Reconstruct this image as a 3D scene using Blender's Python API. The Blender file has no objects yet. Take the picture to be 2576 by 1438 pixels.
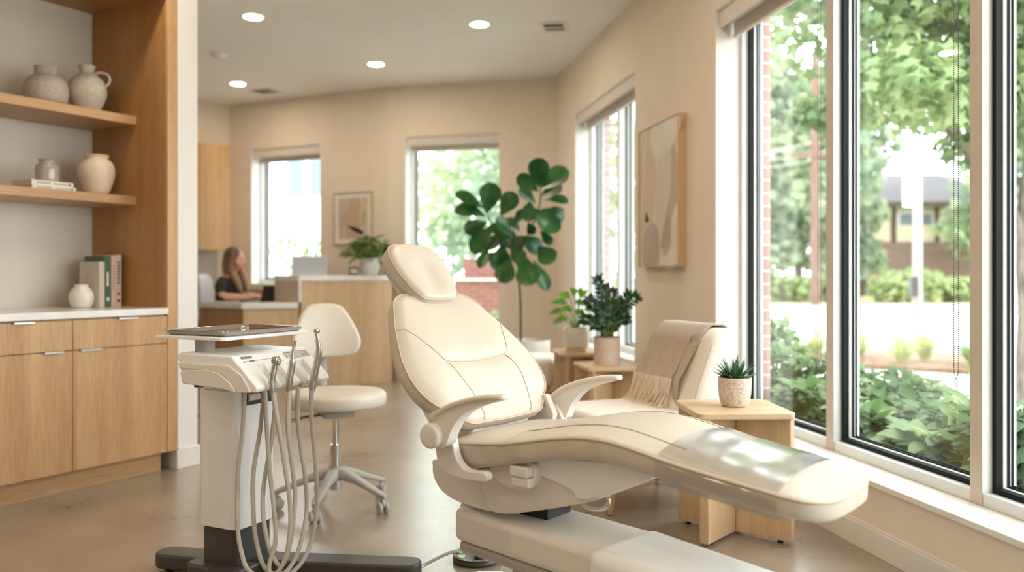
import bpy, math, random
LAMP = 90.0; SKY = 3.5; EXPO = 1.08; FSTOP = 1.5
from mathutils import Vector, Matrix
random.seed(11)
sc = bpy.context.scene
COL = sc.collection
PI = math.pi
R = math.radians

# ------------------------------------------------------------------ materials
def srgb(r, g, b):
    f = lambda c: ((c/255+0.055)/1.055)**2.4 if c > 10 else c/255/12.92
    return (f(r), f(g), f(b), 1)

def new_mat(name):
    m = bpy.data.materials.new(name); m.use_nodes = True
    nt = m.node_tree
    return m, nt, nt.nodes['Principled BSDF']

def mat(name, c, rough=0.5, metal=0.0, c2=None, scale=20.0, bump=0.0, bscale=None, spec=0.5, coat=0.0, detail=3.0,
        stretch=None, sheen=0.0, sub=0.0, ramp=(0.35, 0.65)):
    m, nt, p = new_mat(name)
    p.inputs['Roughness'].default_value = rough
    p.inputs['Metallic'].default_value = metal
    p.inputs['Specular IOR Level'].default_value = spec
    p.inputs['Coat Weight'].default_value = coat
    p.inputs['Sheen Weight'].default_value = sheen
    p.inputs['Base Color'].default_value = c
    tc = nt.nodes.new('ShaderNodeTexCoord')
    mp = nt.nodes.new('ShaderNodeMapping')
    nt.links.new(tc.outputs['Object'], mp.inputs['Vector'])
    if stretch: mp.inputs['Scale'].default_value = stretch
    if c2 is None: c2 = tuple(min(1, x*0.93) for x in c[:3])+(1,)
    n = nt.nodes.new('ShaderNodeTexNoise'); n.inputs['Scale'].default_value = scale; n.inputs['Detail'].default_value = detail
    nt.links.new(mp.outputs[0], n.inputs['Vector'])
    r = nt.nodes.new('ShaderNodeValToRGB')
    r.color_ramp.elements[0].position = ramp[0]; r.color_ramp.elements[1].position = ramp[1]
    r.color_ramp.elements[0].color = c2; r.color_ramp.elements[1].color = c
    nt.links.new(n.outputs['Fac'], r.inputs['Fac']); nt.links.new(r.outputs['Color'], p.inputs['Base Color'])
    if bump:
        n2 = nt.nodes.new('ShaderNodeTexNoise'); n2.inputs['Scale'].default_value = bscale or scale*4; n2.inputs['Detail'].default_value = 4
        nt.links.new(mp.outputs[0], n2.inputs['Vector'])
        b = nt.nodes.new('ShaderNodeBump'); b.inputs['Strength'].default_value = bump; b.inputs['Distance'].default_value = 0.004
        nt.links.new(n2.outputs['Fac'], b.inputs['Height']); nt.links.new(b.outputs[0], p.inputs['Normal'])
    return m

def wood(name, c, c2, axis='z', rough=0.42, scale=9.0):
    st = {'z': (1, 1, 0.06), 'x': (0.06, 1, 1), 'y': (1, 0.06, 1)}[axis]
    m, nt, p = new_mat(name)
    tc = nt.nodes.new('ShaderNodeTexCoord'); mp = nt.nodes.new('ShaderNodeMapping'); mp.inputs['Scale'].default_value = st
    nt.links.new(tc.outputs['Object'], mp.inputs['Vector'])
    n1 = nt.nodes.new('ShaderNodeTexNoise'); n1.inputs['Scale'].default_value = scale; n1.inputs['Detail'].default_value = 5; n1.inputs['Distortion'].default_value = 0.6
    n2 = nt.nodes.new('ShaderNodeTexNoise'); n2.inputs['Scale'].default_value = scale*14; n2.inputs['Detail'].default_value = 3
    nt.links.new(mp.outputs[0], n1.inputs['Vector']); nt.links.new(mp.outputs[0], n2.inputs['Vector'])
    mx = nt.nodes.new('ShaderNodeMath'); mx.operation = 'MULTIPLY_ADD'; mx.inputs[1].default_value = 0.42
    nt.links.new(n2.outputs['Fac'], mx.inputs[0])
    m3 = nt.nodes.new('ShaderNodeMath'); m3.operation = 'MULTIPLY'; m3.inputs[1].default_value = 0.62
    nt.links.new(n1.outputs['Fac'], m3.inputs[0]); nt.links.new(m3.outputs[0], mx.inputs[2])
    r = nt.nodes.new('ShaderNodeValToRGB'); r.color_ramp.elements[0].position = 0.36; r.color_ramp.elements[1].position = 0.66
    r.color_ramp.elements[0].color = c2; r.color_ramp.elements[1].color = c
    nt.links.new(mx.outputs[0], r.inputs['Fac']); nt.links.new(r.outputs['Color'], p.inputs['Base Color'])
    b = nt.nodes.new('ShaderNodeBump'); b.inputs['Strength'].default_value = 0.08; b.inputs['Distance'].default_value = 0.002
    nt.links.new(n2.outputs['Fac'], b.inputs['Height']); nt.links.new(b.outputs[0], p.inputs['Normal'])
    p.inputs['Roughness'].default_value = rough
    return m

def glass_mat(name, tint=(1, 1, 1, 1), rough=0.0, refl=1.0, base=0.02):
    m = bpy.data.materials.new(name); m.use_nodes = True; nt = m.node_tree; nt.nodes.clear()
    o = nt.nodes.new('ShaderNodeOutputMaterial'); t = nt.nodes.new('ShaderNodeBsdfTransparent'); g = nt.nodes.new('ShaderNodeBsdfGlossy')
    t.inputs[0].default_value = tint; g.inputs['Roughness'].default_value = rough
    f = nt.nodes.new('ShaderNodeFresnel'); ge = nt.nodes.new('ShaderNodeNewGeometry'); io = nt.nodes.new('ShaderNodeMapRange'); io.inputs[3].default_value = 1.5; io.inputs[4].default_value = 1/1.5
    nt.links.new(ge.outputs['Backfacing'], io.inputs[0]); nt.links.new(io.outputs[0], f.inputs['IOR'])      # same thin-film reflectance from both sides of the pane
    k = nt.nodes.new('ShaderNodeMath'); k.operation = 'MULTIPLY_ADD'; k.inputs[1].default_value = refl; k.inputs[2].default_value = base
    mx = nt.nodes.new('ShaderNodeMixShader')
    nt.links.new(f.outputs[0], k.inputs[0]); nt.links.new(k.outputs[0], mx.inputs[0]); nt.links.new(t.outputs[0], mx.inputs[1]); nt.links.new(g.outputs[0], mx.inputs[2]); nt.links.new(mx.outputs[0], o.inputs[0])
    return m

def emit_mat(name, c, s):
    m = bpy.data.materials.new(name); m.use_nodes = True; nt = m.node_tree; nt.nodes.clear()
    o = nt.nodes.new('ShaderNodeOutputMaterial'); e = nt.nodes.new('ShaderNodeEmission'); e.inputs[0].default_value = c; e.inputs[1].default_value = s
    nt.links.new(e.outputs[0], o.inputs[0]); return m

def leaf_mat(name, c, c2, rough=0.4, trans=0.35, scale=8.0):
    m = bpy.data.materials.new(name); m.use_nodes = True; nt = m.node_tree; p = nt.nodes['Principled BSDF']
    o = nt.nodes['Material Output']
    tc = nt.nodes.new('ShaderNodeTexCoord'); n = nt.nodes.new('ShaderNodeTexNoise'); n.inputs['Scale'].default_value = scale; n.inputs['Detail'].default_value = 2
    nt.links.new(tc.outputs['Object'], n.inputs['Vector'])
    r = nt.nodes.new('ShaderNodeValToRGB'); r.color_ramp.elements[0].position = 0.38; r.color_ramp.elements[1].position = 0.62
    r.color_ramp.elements[0].color = c2; r.color_ramp.elements[1].color = c
    nt.links.new(n.outputs['Fac'], r.inputs['Fac']); nt.links.new(r.outputs['Color'], p.inputs['Base Color'])
    p.inputs['Roughness'].default_value = rough
    if trans:
        t = nt.nodes.new('ShaderNodeBsdfTranslucent'); mx = nt.nodes.new('ShaderNodeMixShader'); mx.inputs[0].default_value = trans
        nt.links.new(r.outputs['Color'], t.inputs[0]); nt.links.new(p.outputs[0], mx.inputs[1]); nt.links.new(t.outputs[0], mx.inputs[2]); nt.links.new(mx.outputs[0], o.inputs[0])
    return m

def brick_mat(name, c1, c2, mortar, w=0.21, h=0.07, horiz='xy'):
    m, nt, p = new_mat(name)
    tc = nt.nodes.new('ShaderNodeTexCoord'); sx = nt.nodes.new('ShaderNodeSeparateXYZ'); cx = nt.nodes.new('ShaderNodeCombineXYZ'); ad = nt.nodes.new('ShaderNodeMath')
    nt.links.new(tc.outputs['Object'], sx.inputs[0]); nt.links.new(sx.outputs[0], ad.inputs[0]); nt.links.new(sx.outputs[1], ad.inputs[1])
    nt.links.new(ad.outputs[0], cx.inputs[0]); nt.links.new(sx.outputs[2], cx.inputs[1])
    b = nt.nodes.new('ShaderNodeTexBrick'); b.inputs['Scale'].default_value = 1; b.inputs['Brick Width'].default_value = w; b.inputs['Row Height'].default_value = h
    b.inputs['Mortar Size'].default_value = 0.006; b.inputs['Color1'].default_value = c1; b.inputs['Color2'].default_value = c2; b.inputs['Mortar'].default_value = mortar
    nt.links.new(cx.outputs[0], b.inputs['Vector']); nt.links.new(b.outputs['Color'], p.inputs['Base Color']); p.inputs['Roughness'].default_value = 0.85
    bp = nt.nodes.new('ShaderNodeBump'); bp.inputs['Strength'].default_value = 0.6; bp.inputs['Distance'].default_value = 0.008; bp.invert = True
    nt.links.new(b.outputs['Fac'], bp.inputs['Height']); nt.links.new(bp.outputs[0], p.inputs['Normal'])
    return m

M = {}
M['wall'] = mat('wall_paint', srgb(236, 223, 206), 0.75, c2=srgb(233, 219, 201), scale=3, bump=0.03, bscale=300)
M['wallwhite'] = mat('white_paint', srgb(232, 231, 227), 0.7, c2=srgb(234, 232, 225), scale=4, bump=0.03, bscale=300)
M['niche'] = mat('niche_paint', srgb(222, 218, 208), 0.75, c2=srgb(218, 213, 203), scale=3, bump=0.03, bscale=300)
M['ceil'] = mat('ceiling_paint', srgb(243, 238, 231), 0.8, c2=srgb(240, 235, 227), scale=2)
M['trim'] = mat('trim_paint', srgb(236, 232, 224), 0.45, scale=5)
M['frame'] = mat('window_frame_metal', srgb(232, 236, 236), 0.35, scale=5, spec=0.5)
M['mull'] = mat('shaded_window_metal', srgb(214, 200, 186), 0.4, scale=5)  # room faces of the mullions, shade away from the window put into colour
M['gasket'] = mat('dark_gasket', srgb(10, 18, 18), 0.6, scale=30, spec=0.25)
M['glass'] = glass_mat('window_glass', tint=(0.97, 0.99, 0.98, 1), refl=0.9, base=0.01)
M['oak'] = wood('oak_veneer', srgb(204, 166, 120), srgb(176, 134, 88), 'z')
M['oakx'] = wood('oak_veneer_lengthwise', srgb(200, 164, 120), srgb(172, 132, 88), 'x')
M['oakshade'] = wood('oak_panel_shaded', srgb(184, 138, 84), srgb(158, 112, 62), 'z')  # darker oak, the shade on niche and desk side panels put into colour
M['oakpale'] = wood('pale_oak', srgb(214, 184, 146), srgb(190, 154, 112), 'z')
M['oakpalex'] = wood('pale_oak_top', srgb(216, 188, 152), srgb(196, 164, 124), 'x')
M['counter'] = mat('white_quartz', srgb(236, 234, 230), 0.22, c2=srgb(228, 226, 220), scale=14, coat=0.2)
M['steel'] = mat('brushed_steel', srgb(200, 198, 194), 0.3, 1.0, scale=60)
M['polished'] = mat('polished_steel', srgb(215, 210, 206), 0.12, 1.0, scale=30, bump=0.02, bscale=20)
M['chrome'] = mat('chrome', srgb(220, 220, 220), 0.08, 1.0, scale=10)
M['leather'] = mat('cream_leather', srgb(202, 192, 175), 0.38, c2=srgb(198, 187, 169), scale=5, bump=0.10, bscale=160, spec=0.4)
M['leather2'] = mat('stool_leather', srgb(210, 200, 184), 0.45, c2=srgb(206, 195, 178), scale=5, bump=0.06, bscale=160)
M['piping'] = mat('leather_piping', srgb(196, 176, 148), 0.5, scale=60)
M['seam'] = mat('stitched_seam', srgb(180, 164, 142), 0.6, scale=80)
M['shell'] = mat('pale_plastic', srgb(230, 225, 217), 0.30, c2=srgb(228, 222, 213), scale=4)
M['shellw'] = mat('white_plastic', srgb(242, 242, 240), 0.28, c2=srgb(240, 240, 237), scale=4)
M['padtan'] = mat('arm_pad_plastic', srgb(224, 212, 194), 0.38, scale=6)
M['greyplastic'] = mat('grey_plastic', srgb(176, 172, 164), 0.45, scale=10)
M['hose'] = mat('grey_silicone', srgb(186, 180, 168), 0.45, c2=srgb(180, 174, 162), scale=12)
M['dark'] = mat('charcoal_metal', srgb(70, 68, 66), 0.4, c2=srgb(64, 62, 60), scale=20, bump=0.05, bscale=200)
M['black'] = mat('black_plastic', srgb(26, 26, 28), 0.4, scale=20)
M['print'] = mat('grey_print', srgb(110, 108, 106), 0.5, scale=20)
M['panelgrey'] = mat('grey_keypad', srgb(196, 196, 194), 0.35, scale=20)
M['fabric'] = mat('cream_upholstery', srgb(238, 229, 216), 0.85, c2=srgb(233, 223, 209), scale=40, bump=0.12, bscale=300, sheen=0.2)
M['throw'] = mat('beige_wool', srgb(190, 170, 146), 0.95, c2=srgb(172, 152, 128), scale=90, bump=0.5, bscale=260, sheen=0.4)
M['fringe'] = mat('cream_wool', srgb(240, 224, 200), 0.95, scale=60, bump=0.3, bscale=300)
M['stone'] = mat('stoneware', srgb(188, 180, 168), 0.85, c2=srgb(172, 163, 150), scale=60, bump=0.35, bscale=180)
M['stone2'] = mat('pale_stoneware', srgb(198, 190, 178), 0.7, c2=srgb(184, 175, 162), scale=40, bump=0.2, bscale=120)
M['creamcer'] = mat('cream_ceramic', srgb(224, 208, 184), 0.4, c2=srgb(216, 198, 172), scale=12, bump=0.04, bscale=60)
M['greycer'] = mat('grey_glazed_ceramic', srgb(170, 164, 152), 0.15, c2=srgb(160, 152, 140), scale=30, coat=0.5)
M['whitecer'] = mat('white_ceramic', srgb(230, 224, 214), 0.3, scale=12)
M['blush'] = mat('blush_ceramic', srgb(214, 192, 174), 0.6, scale=30)
M['soil'] = mat('soil', srgb(60, 44, 32), 0.95, c2=srgb(36, 26, 20), scale=60, bump=0.8, bscale=120)
M['paper'] = mat('book_paper', srgb(226, 216, 200), 0.8, c2=srgb(206, 194, 176), scale=40, stretch=(1, 1, 20))
M['bkbeige'] = mat('beige_book_cover', srgb(206, 196, 182), 0.6, scale=20)
M['bkwhite'] = mat('white_book_cover', srgb(230, 222, 210), 0.55, scale=20)
M['bkgreen'] = mat('green_book_cover', srgb(70, 104, 76), 0.5, scale=20)
M['bkpink'] = mat('pink_book_cover', srgb(214, 186, 170), 0.55, scale=20)
M['bkgrey'] = mat('grey_book_cover', srgb(120, 112, 102), 0.6, scale=20)
M['shade'] = mat('shade_fabric', srgb(226, 218, 208), 0.8, scale=50)
M['fig'] = leaf_mat('fig_leaf', srgb(54, 104, 44), srgb(24, 70, 34), 0.25, 0.2, 5)
M['zz'] = leaf_mat('glossy_dark_leaf', srgb(36, 78, 38), srgb(20, 54, 30), 0.25, 0.12, 20)
M['pothos'] = leaf_mat('bright_leaf', srgb(126, 178, 60), srgb(88, 148, 44), 0.35, 0.4, 14)
M['deskleaf'] = leaf_mat('desk_plant_leaf', srgb(112, 150, 50), srgb(52, 92, 34), 0.35, 0.3, 14)
M['stem'] = mat('stem', srgb(88, 72, 50), 0.8, c2=srgb(60, 52, 38), scale=40)
M['greenstem'] = mat('green_stem', srgb(110, 140, 60), 0.6, scale=40)
M['tree'] = leaf_mat('maple_leaf', srgb(156, 176, 122), srgb(108, 136, 92), 0.6, 0.45, 1.2)  # maple and shrub greens paled, haze glare outside put into the leaf colour
M['tree2'] = leaf_mat('hazy_tree_leaf', srgb(176, 190, 148), srgb(132, 152, 128), 0.6, 0.45, 0.5)  # paler leaves, distance haze put into the colour
M['shrub'] = leaf_mat('shrub_leaf', srgb(170, 190, 132), srgb(108, 138, 86), 0.5, 0.45, 2.5)
M['hedge'] = leaf_mat('hedge_leaf', srgb(176, 186, 130), srgb(132, 150, 100), 0.6, 0.45, 2.0)
M['petal'] = leaf_mat('white_petal', srgb(246, 246, 238), srgb(232, 238, 220), 0.6, 0.4, 5)
M['bark'] = mat('bark', srgb(140, 128, 116), 0.95, c2=srgb(86, 76, 68), scale=14, bump=0.9, bscale=30, stretch=(1, 1, 0.3))
M['polewood'] = mat('weathered_pole', srgb(128, 100, 88), 0.9, c2=srgb(104, 80, 70), scale=14, stretch=(1, 1, 0.1))
M['brick'] = brick_mat('red_brick', srgb(186, 152, 142), srgb(172, 134, 124), srgb(202, 196, 190), 0.22, 0.075)  # red lightened to pink, outdoor haze put into the brick colour
M['skin'] = mat('skin', srgb(226, 176, 150), 0.5, c2=srgb(220, 166, 140), scale=8)
M['scrub'] = mat('charcoal_scrub', srgb(50, 46, 48), 0.85, c2=srgb(42, 38, 40), scale=30, bump=0.2, bscale=60)
M['hair'] = None
M['officechair'] = mat('pale_grey_shell', srgb(214, 208, 208), 0.5, scale=10)
M['lid'] = mat('silver_aluminium', srgb(206, 212, 220), 0.35, 0.3, scale=20)
M['floor'] = None

def concrete():
    m, nt, p = new_mat('polished_concrete')
    tc = nt.nodes.new('ShaderNodeTexCoord')
    n1 = nt.nodes.new('ShaderNodeTexNoise'); n1.inputs['Scale'].default_value = 1.4; n1.inputs['Detail'].default_value = 8; n1.inputs['Roughness'].default_value = 0.62
    n2 = nt.nodes.new('ShaderNodeTexNoise'); n2.inputs['Scale'].default_value = 40; n2.inputs['Detail'].default_value = 6
    nt.links.new(tc.outputs['Object'], n1.inputs['Vector']); nt.links.new(tc.outputs['Object'], n2.inputs['Vector'])
    r1 = nt.nodes.new('ShaderNodeValToRGB'); e = r1.color_ramp.elements
    e[0].position = 0.32; e[0].color = srgb(126, 110, 92); e[1].position = 0.66; e[1].color = srgb(170, 156, 138)
    r2 = nt.nodes.new('ShaderNodeValToRGB'); e = r2.color_ramp.elements
    e[0].position = 0.3; e[0].color = (0.78, 0.78, 0.78, 1); e[1].position = 0.7; e[1].color = (1, 1, 1, 1)
    nt.links.new(n1.outputs['Fac'], r1.inputs[0]); nt.links.new(n2.outputs['Fac'], r2.inputs[0])
    mx = nt.nodes.new('ShaderNodeMix'); mx.data_type = 'RGBA'; mx.blend_type = 'MULTIPLY'; mx.inputs[0].default_value = 1
    nt.links.new(r1.outputs[0], mx.inputs[6]); nt.links.new(r2.outputs[0], mx.inputs[7]); nt.links.new(mx.outputs[2], p.inputs['Base Color'])
    rr = nt.nodes.new('ShaderNodeMapRange'); rr.inputs[3].default_value = 0.22; rr.inputs[4].default_value = 0.36
    nt.links.new(n1.outputs['Fac'], rr.inputs[0]); nt.links.new(rr.outputs[0], p.inputs['Roughness'])
    p.inputs['Specular IOR Level'].default_value = 1.0; p.inputs['Coat Weight'].default_value = 0.7; p.inputs['Coat Roughness'].default_value = 0.3
    b = nt.nodes.new('ShaderNodeBump'); b.inputs['Strength'].default_value = 0.05; b.inputs['Distance'].default_value = 0.003
    nt.links.new(n2.outputs[0], b.inputs['Height']); nt.links.new(b.outputs[0], p.inputs['Normal'])
    return m
M['floor'] = concrete()
def hair_mat():
    m, nt, p = new_mat('ombre_hair'); tc = nt.nodes.new('ShaderNodeTexCoord'); sx = nt.nodes.new('ShaderNodeSeparateXYZ'); mr = nt.nodes.new('ShaderNodeMapRange'); r = nt.nodes.new('ShaderNodeValToRGB')
    nt.links.new(tc.outputs['Object'], sx.inputs[0]); nt.links.new(sx.outputs[2], mr.inputs[0]); mr.inputs[1].default_value = 0.92; mr.inputs[2].default_value = 1.36
    r.color_ramp.elements[0].color = srgb(200, 168, 124); r.color_ramp.elements[1].color = srgb(112, 80, 50); q = r.color_ramp.elements.new(0.45); q.color = srgb(176, 136, 92)
    nt.links.new(mr.outputs[0], r.inputs[0]); n = nt.nodes.new('ShaderNodeTexNoise'); mp = nt.nodes.new('ShaderNodeMapping'); mp.inputs['Scale'].default_value = (60, 60, 3); nt.links.new(tc.outputs['Object'], mp.inputs[0]); nt.links.new(mp.outputs[0], n.inputs[0])
    mx = nt.nodes.new('ShaderNodeMix'); mx.data_type = 'RGBA'; mx.blend_type = 'MULTIPLY'; mx.inputs[0].default_value = 0.5; nt.links.new(r.outputs[0], mx.inputs[6]); nt.links.new(n.outputs[0], mx.inputs[7]); nt.links.new(mx.outputs[2], p.inputs['Base Color']); p.inputs['Roughness'].default_value = 0.45
    b = nt.nodes.new('ShaderNodeBump'); b.inputs['Strength'].default_value = 0.5; b.inputs['Distance'].default_value = 0.01; nt.links.new(n.outputs[0], b.inputs['Height']); nt.links.new(b.outputs[0], p.inputs['Normal']); return m
M['hair'] = hair_mat()

# ------------------------------------------------------------------ mesh builder
def cr(pts, n, closed=False):
    """Catmull-Rom resampling, n points per span"""
    P = [Vector(p) for p in pts]; out = []; L = len(P)
    for i in range(L if closed else L-1):
        if closed: a, b, c, d = P[(i-1) % L], P[i], P[(i+1) % L], P[(i+2) % L]
        else: a, b, c, d = P[max(i-1, 0)], P[i], P[i+1], P[min(i+2, L-1)]
        for k in range(n):
            t = k/n
            out.append(0.5*((2*b)+(c-a)*t+(2*a-5*b+4*c-d)*t*t+(3*b-a-3*c+d)*t**3))
    if not closed: out.append(P[-1].copy())
    return out

class MB:
    def __init__(s, M4=None): s.v = []; s.f = []; s.mi = []; s.M = M4 or Matrix(); s.cur = 0
    def add(s, vs, fs):
        o = len(s.v); s.v += [s.M @ Vector(p) for p in vs]; s.f += [[o+i for i in f] for f in fs]; s.mi += [s.cur]*len(fs); return s
    def box(s, x0, x1, y0, y1, z0, z1):
        return s.add([(x, y, z) for x in (x0, x1) for y in (y0, y1) for z in (z0, z1)],
                     [(0, 1, 3, 2), (4, 6, 7, 5), (0, 4, 5, 1), (2, 3, 7, 6), (0, 2, 6, 4), (1, 5, 7, 3)])
    def prism(s, poly, d0, d1, fr=None):
        """poly = 2D points; fr maps (a,b,c) -> point; default a=x b=y c=z"""
        fr = fr or (lambda a, b, c: (a, b, c)); n = len(poly)
        vs = [fr(a, b, d0) for a, b in poly]+[fr(a, b, d1) for a, b in poly]
        fs = [list(range(n))[::-1], list(range(n, 2*n))]+[(i, (i+1) % n, n+(i+1) % n, n+i) for i in range(n)]
        return s.add(vs, fs)
    def rings(s, rs, cap=True, closed=True):
        n = len(rs[0]); vs = [p for r in rs for p in r]; fs = []
        for j in range(len(rs)-1):
            for i in range(n if closed else n-1):
                fs.append((j*n+i, j*n+(i+1) % n, (j+1)*n+(i+1) % n, (j+1)*n+i))
        if cap: fs += [list(range(n))[::-1], [(len(rs)-1)*n+i for i in range(n)]]
        return s.add(vs, fs)
    def lathe(s, prof, c=(0, 0, 0), n=32, axis='z', cap=True):
        rs = []
        for r, h in prof:
            ring = []
            for i in range(n):
                a = 2*PI*i/n; x, y = r*math.cos(a), r*math.sin(a)
                p = {'z': (x, y, h), 'y': (x, h, y), 'x': (h, x, y)}[axis]
                ring.append((c[0]+p[0], c[1]+p[1], c[2]+p[2]))
            rs.append(ring)
        return s.rings(rs, cap)
    def tube(s, pts, r, n=10, closed=False, cap=True, flat=1.0):
        P = [Vector(p) for p in pts]; L = len(P); rs = []
        up = None
        for i, p in enumerate(P):
            t = (P[(i+1) % L]-P[i-1]) if closed else (P[min(i+1, L-1)]-P[max(i-1, 0)])
            if t.length < 1e-9: t = Vector((0, 0, 1))
            t.normalize()
            if up is None: up = Vector((0, 0, 1)) if abs(t.z) < 0.9 else Vector((1, 0, 0))
            a = t.cross(up)
            if a.length < 1e-6: a = t.orthogonal()
            a.normalize(); b = a.cross(t).normalized(); up = b
            rr = r[i] if isinstance(r, (list, tuple)) else r
            rs.append([p+a*math.cos(2*PI*k/n)*rr+b*math.sin(2*PI*k/n)*rr*flat for k in range(n)])
        if closed: rs.append(rs[0]); cap = False
        return s.rings(rs, cap)
    def sphere(s, c, r, n=16, m=10, sc3=(1, 1, 1)):
        c = Vector(c); rs = []
        for j in range(m+1):
            t = PI*(j/m); t = min(max(t, 0.02), PI-0.02)
            rs.append([c+Vector((r*sc3[0]*math.sin(t)*math.cos(2*PI*i/n), r*sc3[1]*math.sin(t)*math.sin(2*PI*i/n), -r*sc3[2]*math.cos(t))) for i in range(n)])
        return s.rings(rs, True)
    def grid(s, rows):
        n = len(rows[0]); vs = [p for r in rows for p in r]
        return s.add(vs, [(j*n+i, j*n+i+1, (j+1)*n+i+1, (j+1)*n+i) for j in range(len(rows)-1) for i in range(n-1)])

WM = {}   # world matrix of things
def build(mb, name, material, parent=None, bevel=0.0, seg=2, sharp=40, solid=0.0, sub=0, offs=-1):
    me = bpy.data.meshes.new(name)
    vs = mb.v; W = None
    if parent is not None: W = WM[parent.name]; inv = W.inverted(); vs = [inv @ v for v in vs]
    me.from_pydata([tuple(v) for v in vs], [], mb.f)
    me.validate()
    mats = material if isinstance(material, (list, tuple)) else [material]
    for m_ in mats: me.materials.append(m_)
    if len(mats) > 1 and len(me.polygons) == len(mb.mi):
        for p, i in zip(me.polygons, mb.mi): p.material_index = i
    me.polygons.foreach_set('use_smooth', [True]*len(me.polygons))
    me.update()
    import bmesh
    bm = bmesh.new(); bm.from_mesh(me); bmesh.ops.recalc_face_normals(bm, faces=bm.faces) if solid == 0 else None; bm.to_mesh(me); bm.free()
    me.set_sharp_from_angle(angle=R(sharp))
    o = bpy.data.objects.new(name, me); COL.objects.link(o)
    if parent is not None: o.parent = parent; WM[o.name] = W
    else: WM[o.name] = Matrix()
    if bevel:
        b = o.modifiers.new('bevel', 'BEVEL'); b.width = bevel; b.segments = seg; b.limit_method = 'ANGLE'; b.angle_limit = R(35); b.harden_normals = False
    if solid:
        q = o.modifiers.new('solid', 'SOLIDIFY'); q.thickness = solid; q.offset = offs
    if sub:
        q = o.modifiers.new('sub', 'SUBSURF'); q.levels = sub; q.render_levels = sub
    return o

def recenter(o, loc):
    """give a one-mesh thing its own base point as origin"""
    loc = Vector(loc); o.data.transform(Matrix.Translation(-loc)); o.location = loc; WM[o.name] = Matrix.Translation(loc); return o

def tag(o, label, cat, group=None):
    o['label'] = label; o['category'] = cat
    if group: o['group'] = group
    return o

def thing(name, label, cat, loc=(0, 0, 0), rz=0.0, group=None):
    o = bpy.data.objects.new(name, None); COL.objects.link(o); o.empty_display_size = 0.1
    o.location = loc; o.rotation_euler = (0, 0, rz)
    WM[o.name] = Matrix.Translation(Vector(loc)) @ Matrix.Rotation(rz, 4, 'Z')
    return tag(o, label, cat, group)

def struct(o): o['kind'] = 'structure'; return o

def frame_m(o, x, y, z=(0, 0, 1)):
    x = Vector(x).normalized(); y = Vector(y).normalized(); z = Vector(z).normalized()
    m = Matrix.Identity(4)
    for i in range(3): m[i][0] = x[i]; m[i][1] = y[i]; m[i][2] = z[i]; m[i][3] = o[i]
    return m

def copy_thing(root, loc, rz, label, group=None):
    r = root.copy(); COL.objects.link(r); r.location = loc; r.rotation_euler = (0, 0, rz); r['label'] = label
    if group: r['group'] = group
    WM[r.name] = Matrix.Translation(Vector(loc)) @ Matrix.Rotation(rz, 4, 'Z')
    for ch in list(root.children):
        c = ch.copy(); COL.objects.link(c); c.parent = r; WM[c.name] = WM[r.name]
        for g in list(ch.children):
            d = g.copy(); COL.objects.link(d); d.parent = c; WM[d.name] = WM[r.name]
    return r

def pillow(mb, outline, fr, t, crown, n=4, edge=0.012, disp=None, power=0.55):
    """upholstered pad: closed 2D outline, fr(a,b,c) maps to space (c = height towards the front)"""
    o = cr([(a, b, 0) for a, b in outline], n, True)
    ca = sum(p.x for p in o)/len(o); cb = sum(p.y for p in o)/len(o)
    prof = [(0.02, -t), (0.5, -t), (0.86, -t), (0.955, -t*0.93), (0.99, -t*0.75), (1.006, -t*0.45), (1.004, -t*0.15), (1.0, 0.0), (0.985, edge*0.55), (0.96, edge*0.95)]
    for k in (0.92, 0.86, 0.78, 0.68, 0.57, 0.45, 0.33, 0.2, 0.1, 0.02): prof.append((k, edge+(crown-edge)*(1-k*k)**power if crown > edge else edge))
    rs = []
    for k, h in prof:
        ring = []
        for p in o:
            a, b = ca+(p.x-ca)*k, cb+(p.y-cb)*k
            hh = h+(disp(a, b) * min(1, (1-k)*5) if (disp and h > 0) else 0)
            ring.append(fr(a, b, hh))
        rs.append(ring)
    mb.rings(rs, True)
    return [fr(p.x, p.y, 0.002) for p in o]
# ------------------------------------------------------------------ room shell
CEIL = 3.13
R0 = Vector((0.457, 8.78, 0)); B0 = Vector((-1.347, 9.25, 0)); L0 = Vector((-3.383, 10.23, 0))
tr = Vector((0.1776, -0.9841, 0)).normalized()          # right wall, running from the far corner towards the camera
nr = Vector((0.9841, 0.1776, 0)).normalized()           # outward
RE = R0+tr*11.9
LE = L0+Vector((-0.733, -0.68, 0))*4.4
REAR = -2.9

def wall(name, o, t, n, length, opens, thick=0.21, a0=0.0):
    """wall with its inner face on o+t*a; opens = (a0,a1,z0,z1)"""
    mb = MB(frame_m(o, t, n)); cur = a0
    for (x0, x1, z0, z1) in opens:
        mb.box(cur, x0, 0, thick, 0, CEIL); mb.box(x0, x1, 0, thick, 0, z0); mb.box(x0, x1, 0, thick, z1, CEIL); cur = x1
    mb.box(cur, length, 0, thick, 0, CEIL)
    return struct(build(mb, name, M['wall']))

def brick(name, o, t, n, length, opens, a0=0.0):
    mb = MB(frame_m(o, t, n)); cur = a0
    for (x0, x1, z0, z1) in opens:
        mb.box(cur, x0, 0.23, 0.34, -0.1, CEIL+0.3); mb.box(x0, x1, 0.23, 0.34, -0.1, z0); mb.box(x0, x1, 0.23, 0.34, z1, CEIL+0.3); cur = x1
    mb.box(cur, length, 0.23, 0.34, -0.1, CEIL+0.3)
    return struct(build(mb, name, M['brick']))

def along(p0, t, px_pt): return (Vector((px_pt[0], px_pt[1], 0))-p0).dot(t)

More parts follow.
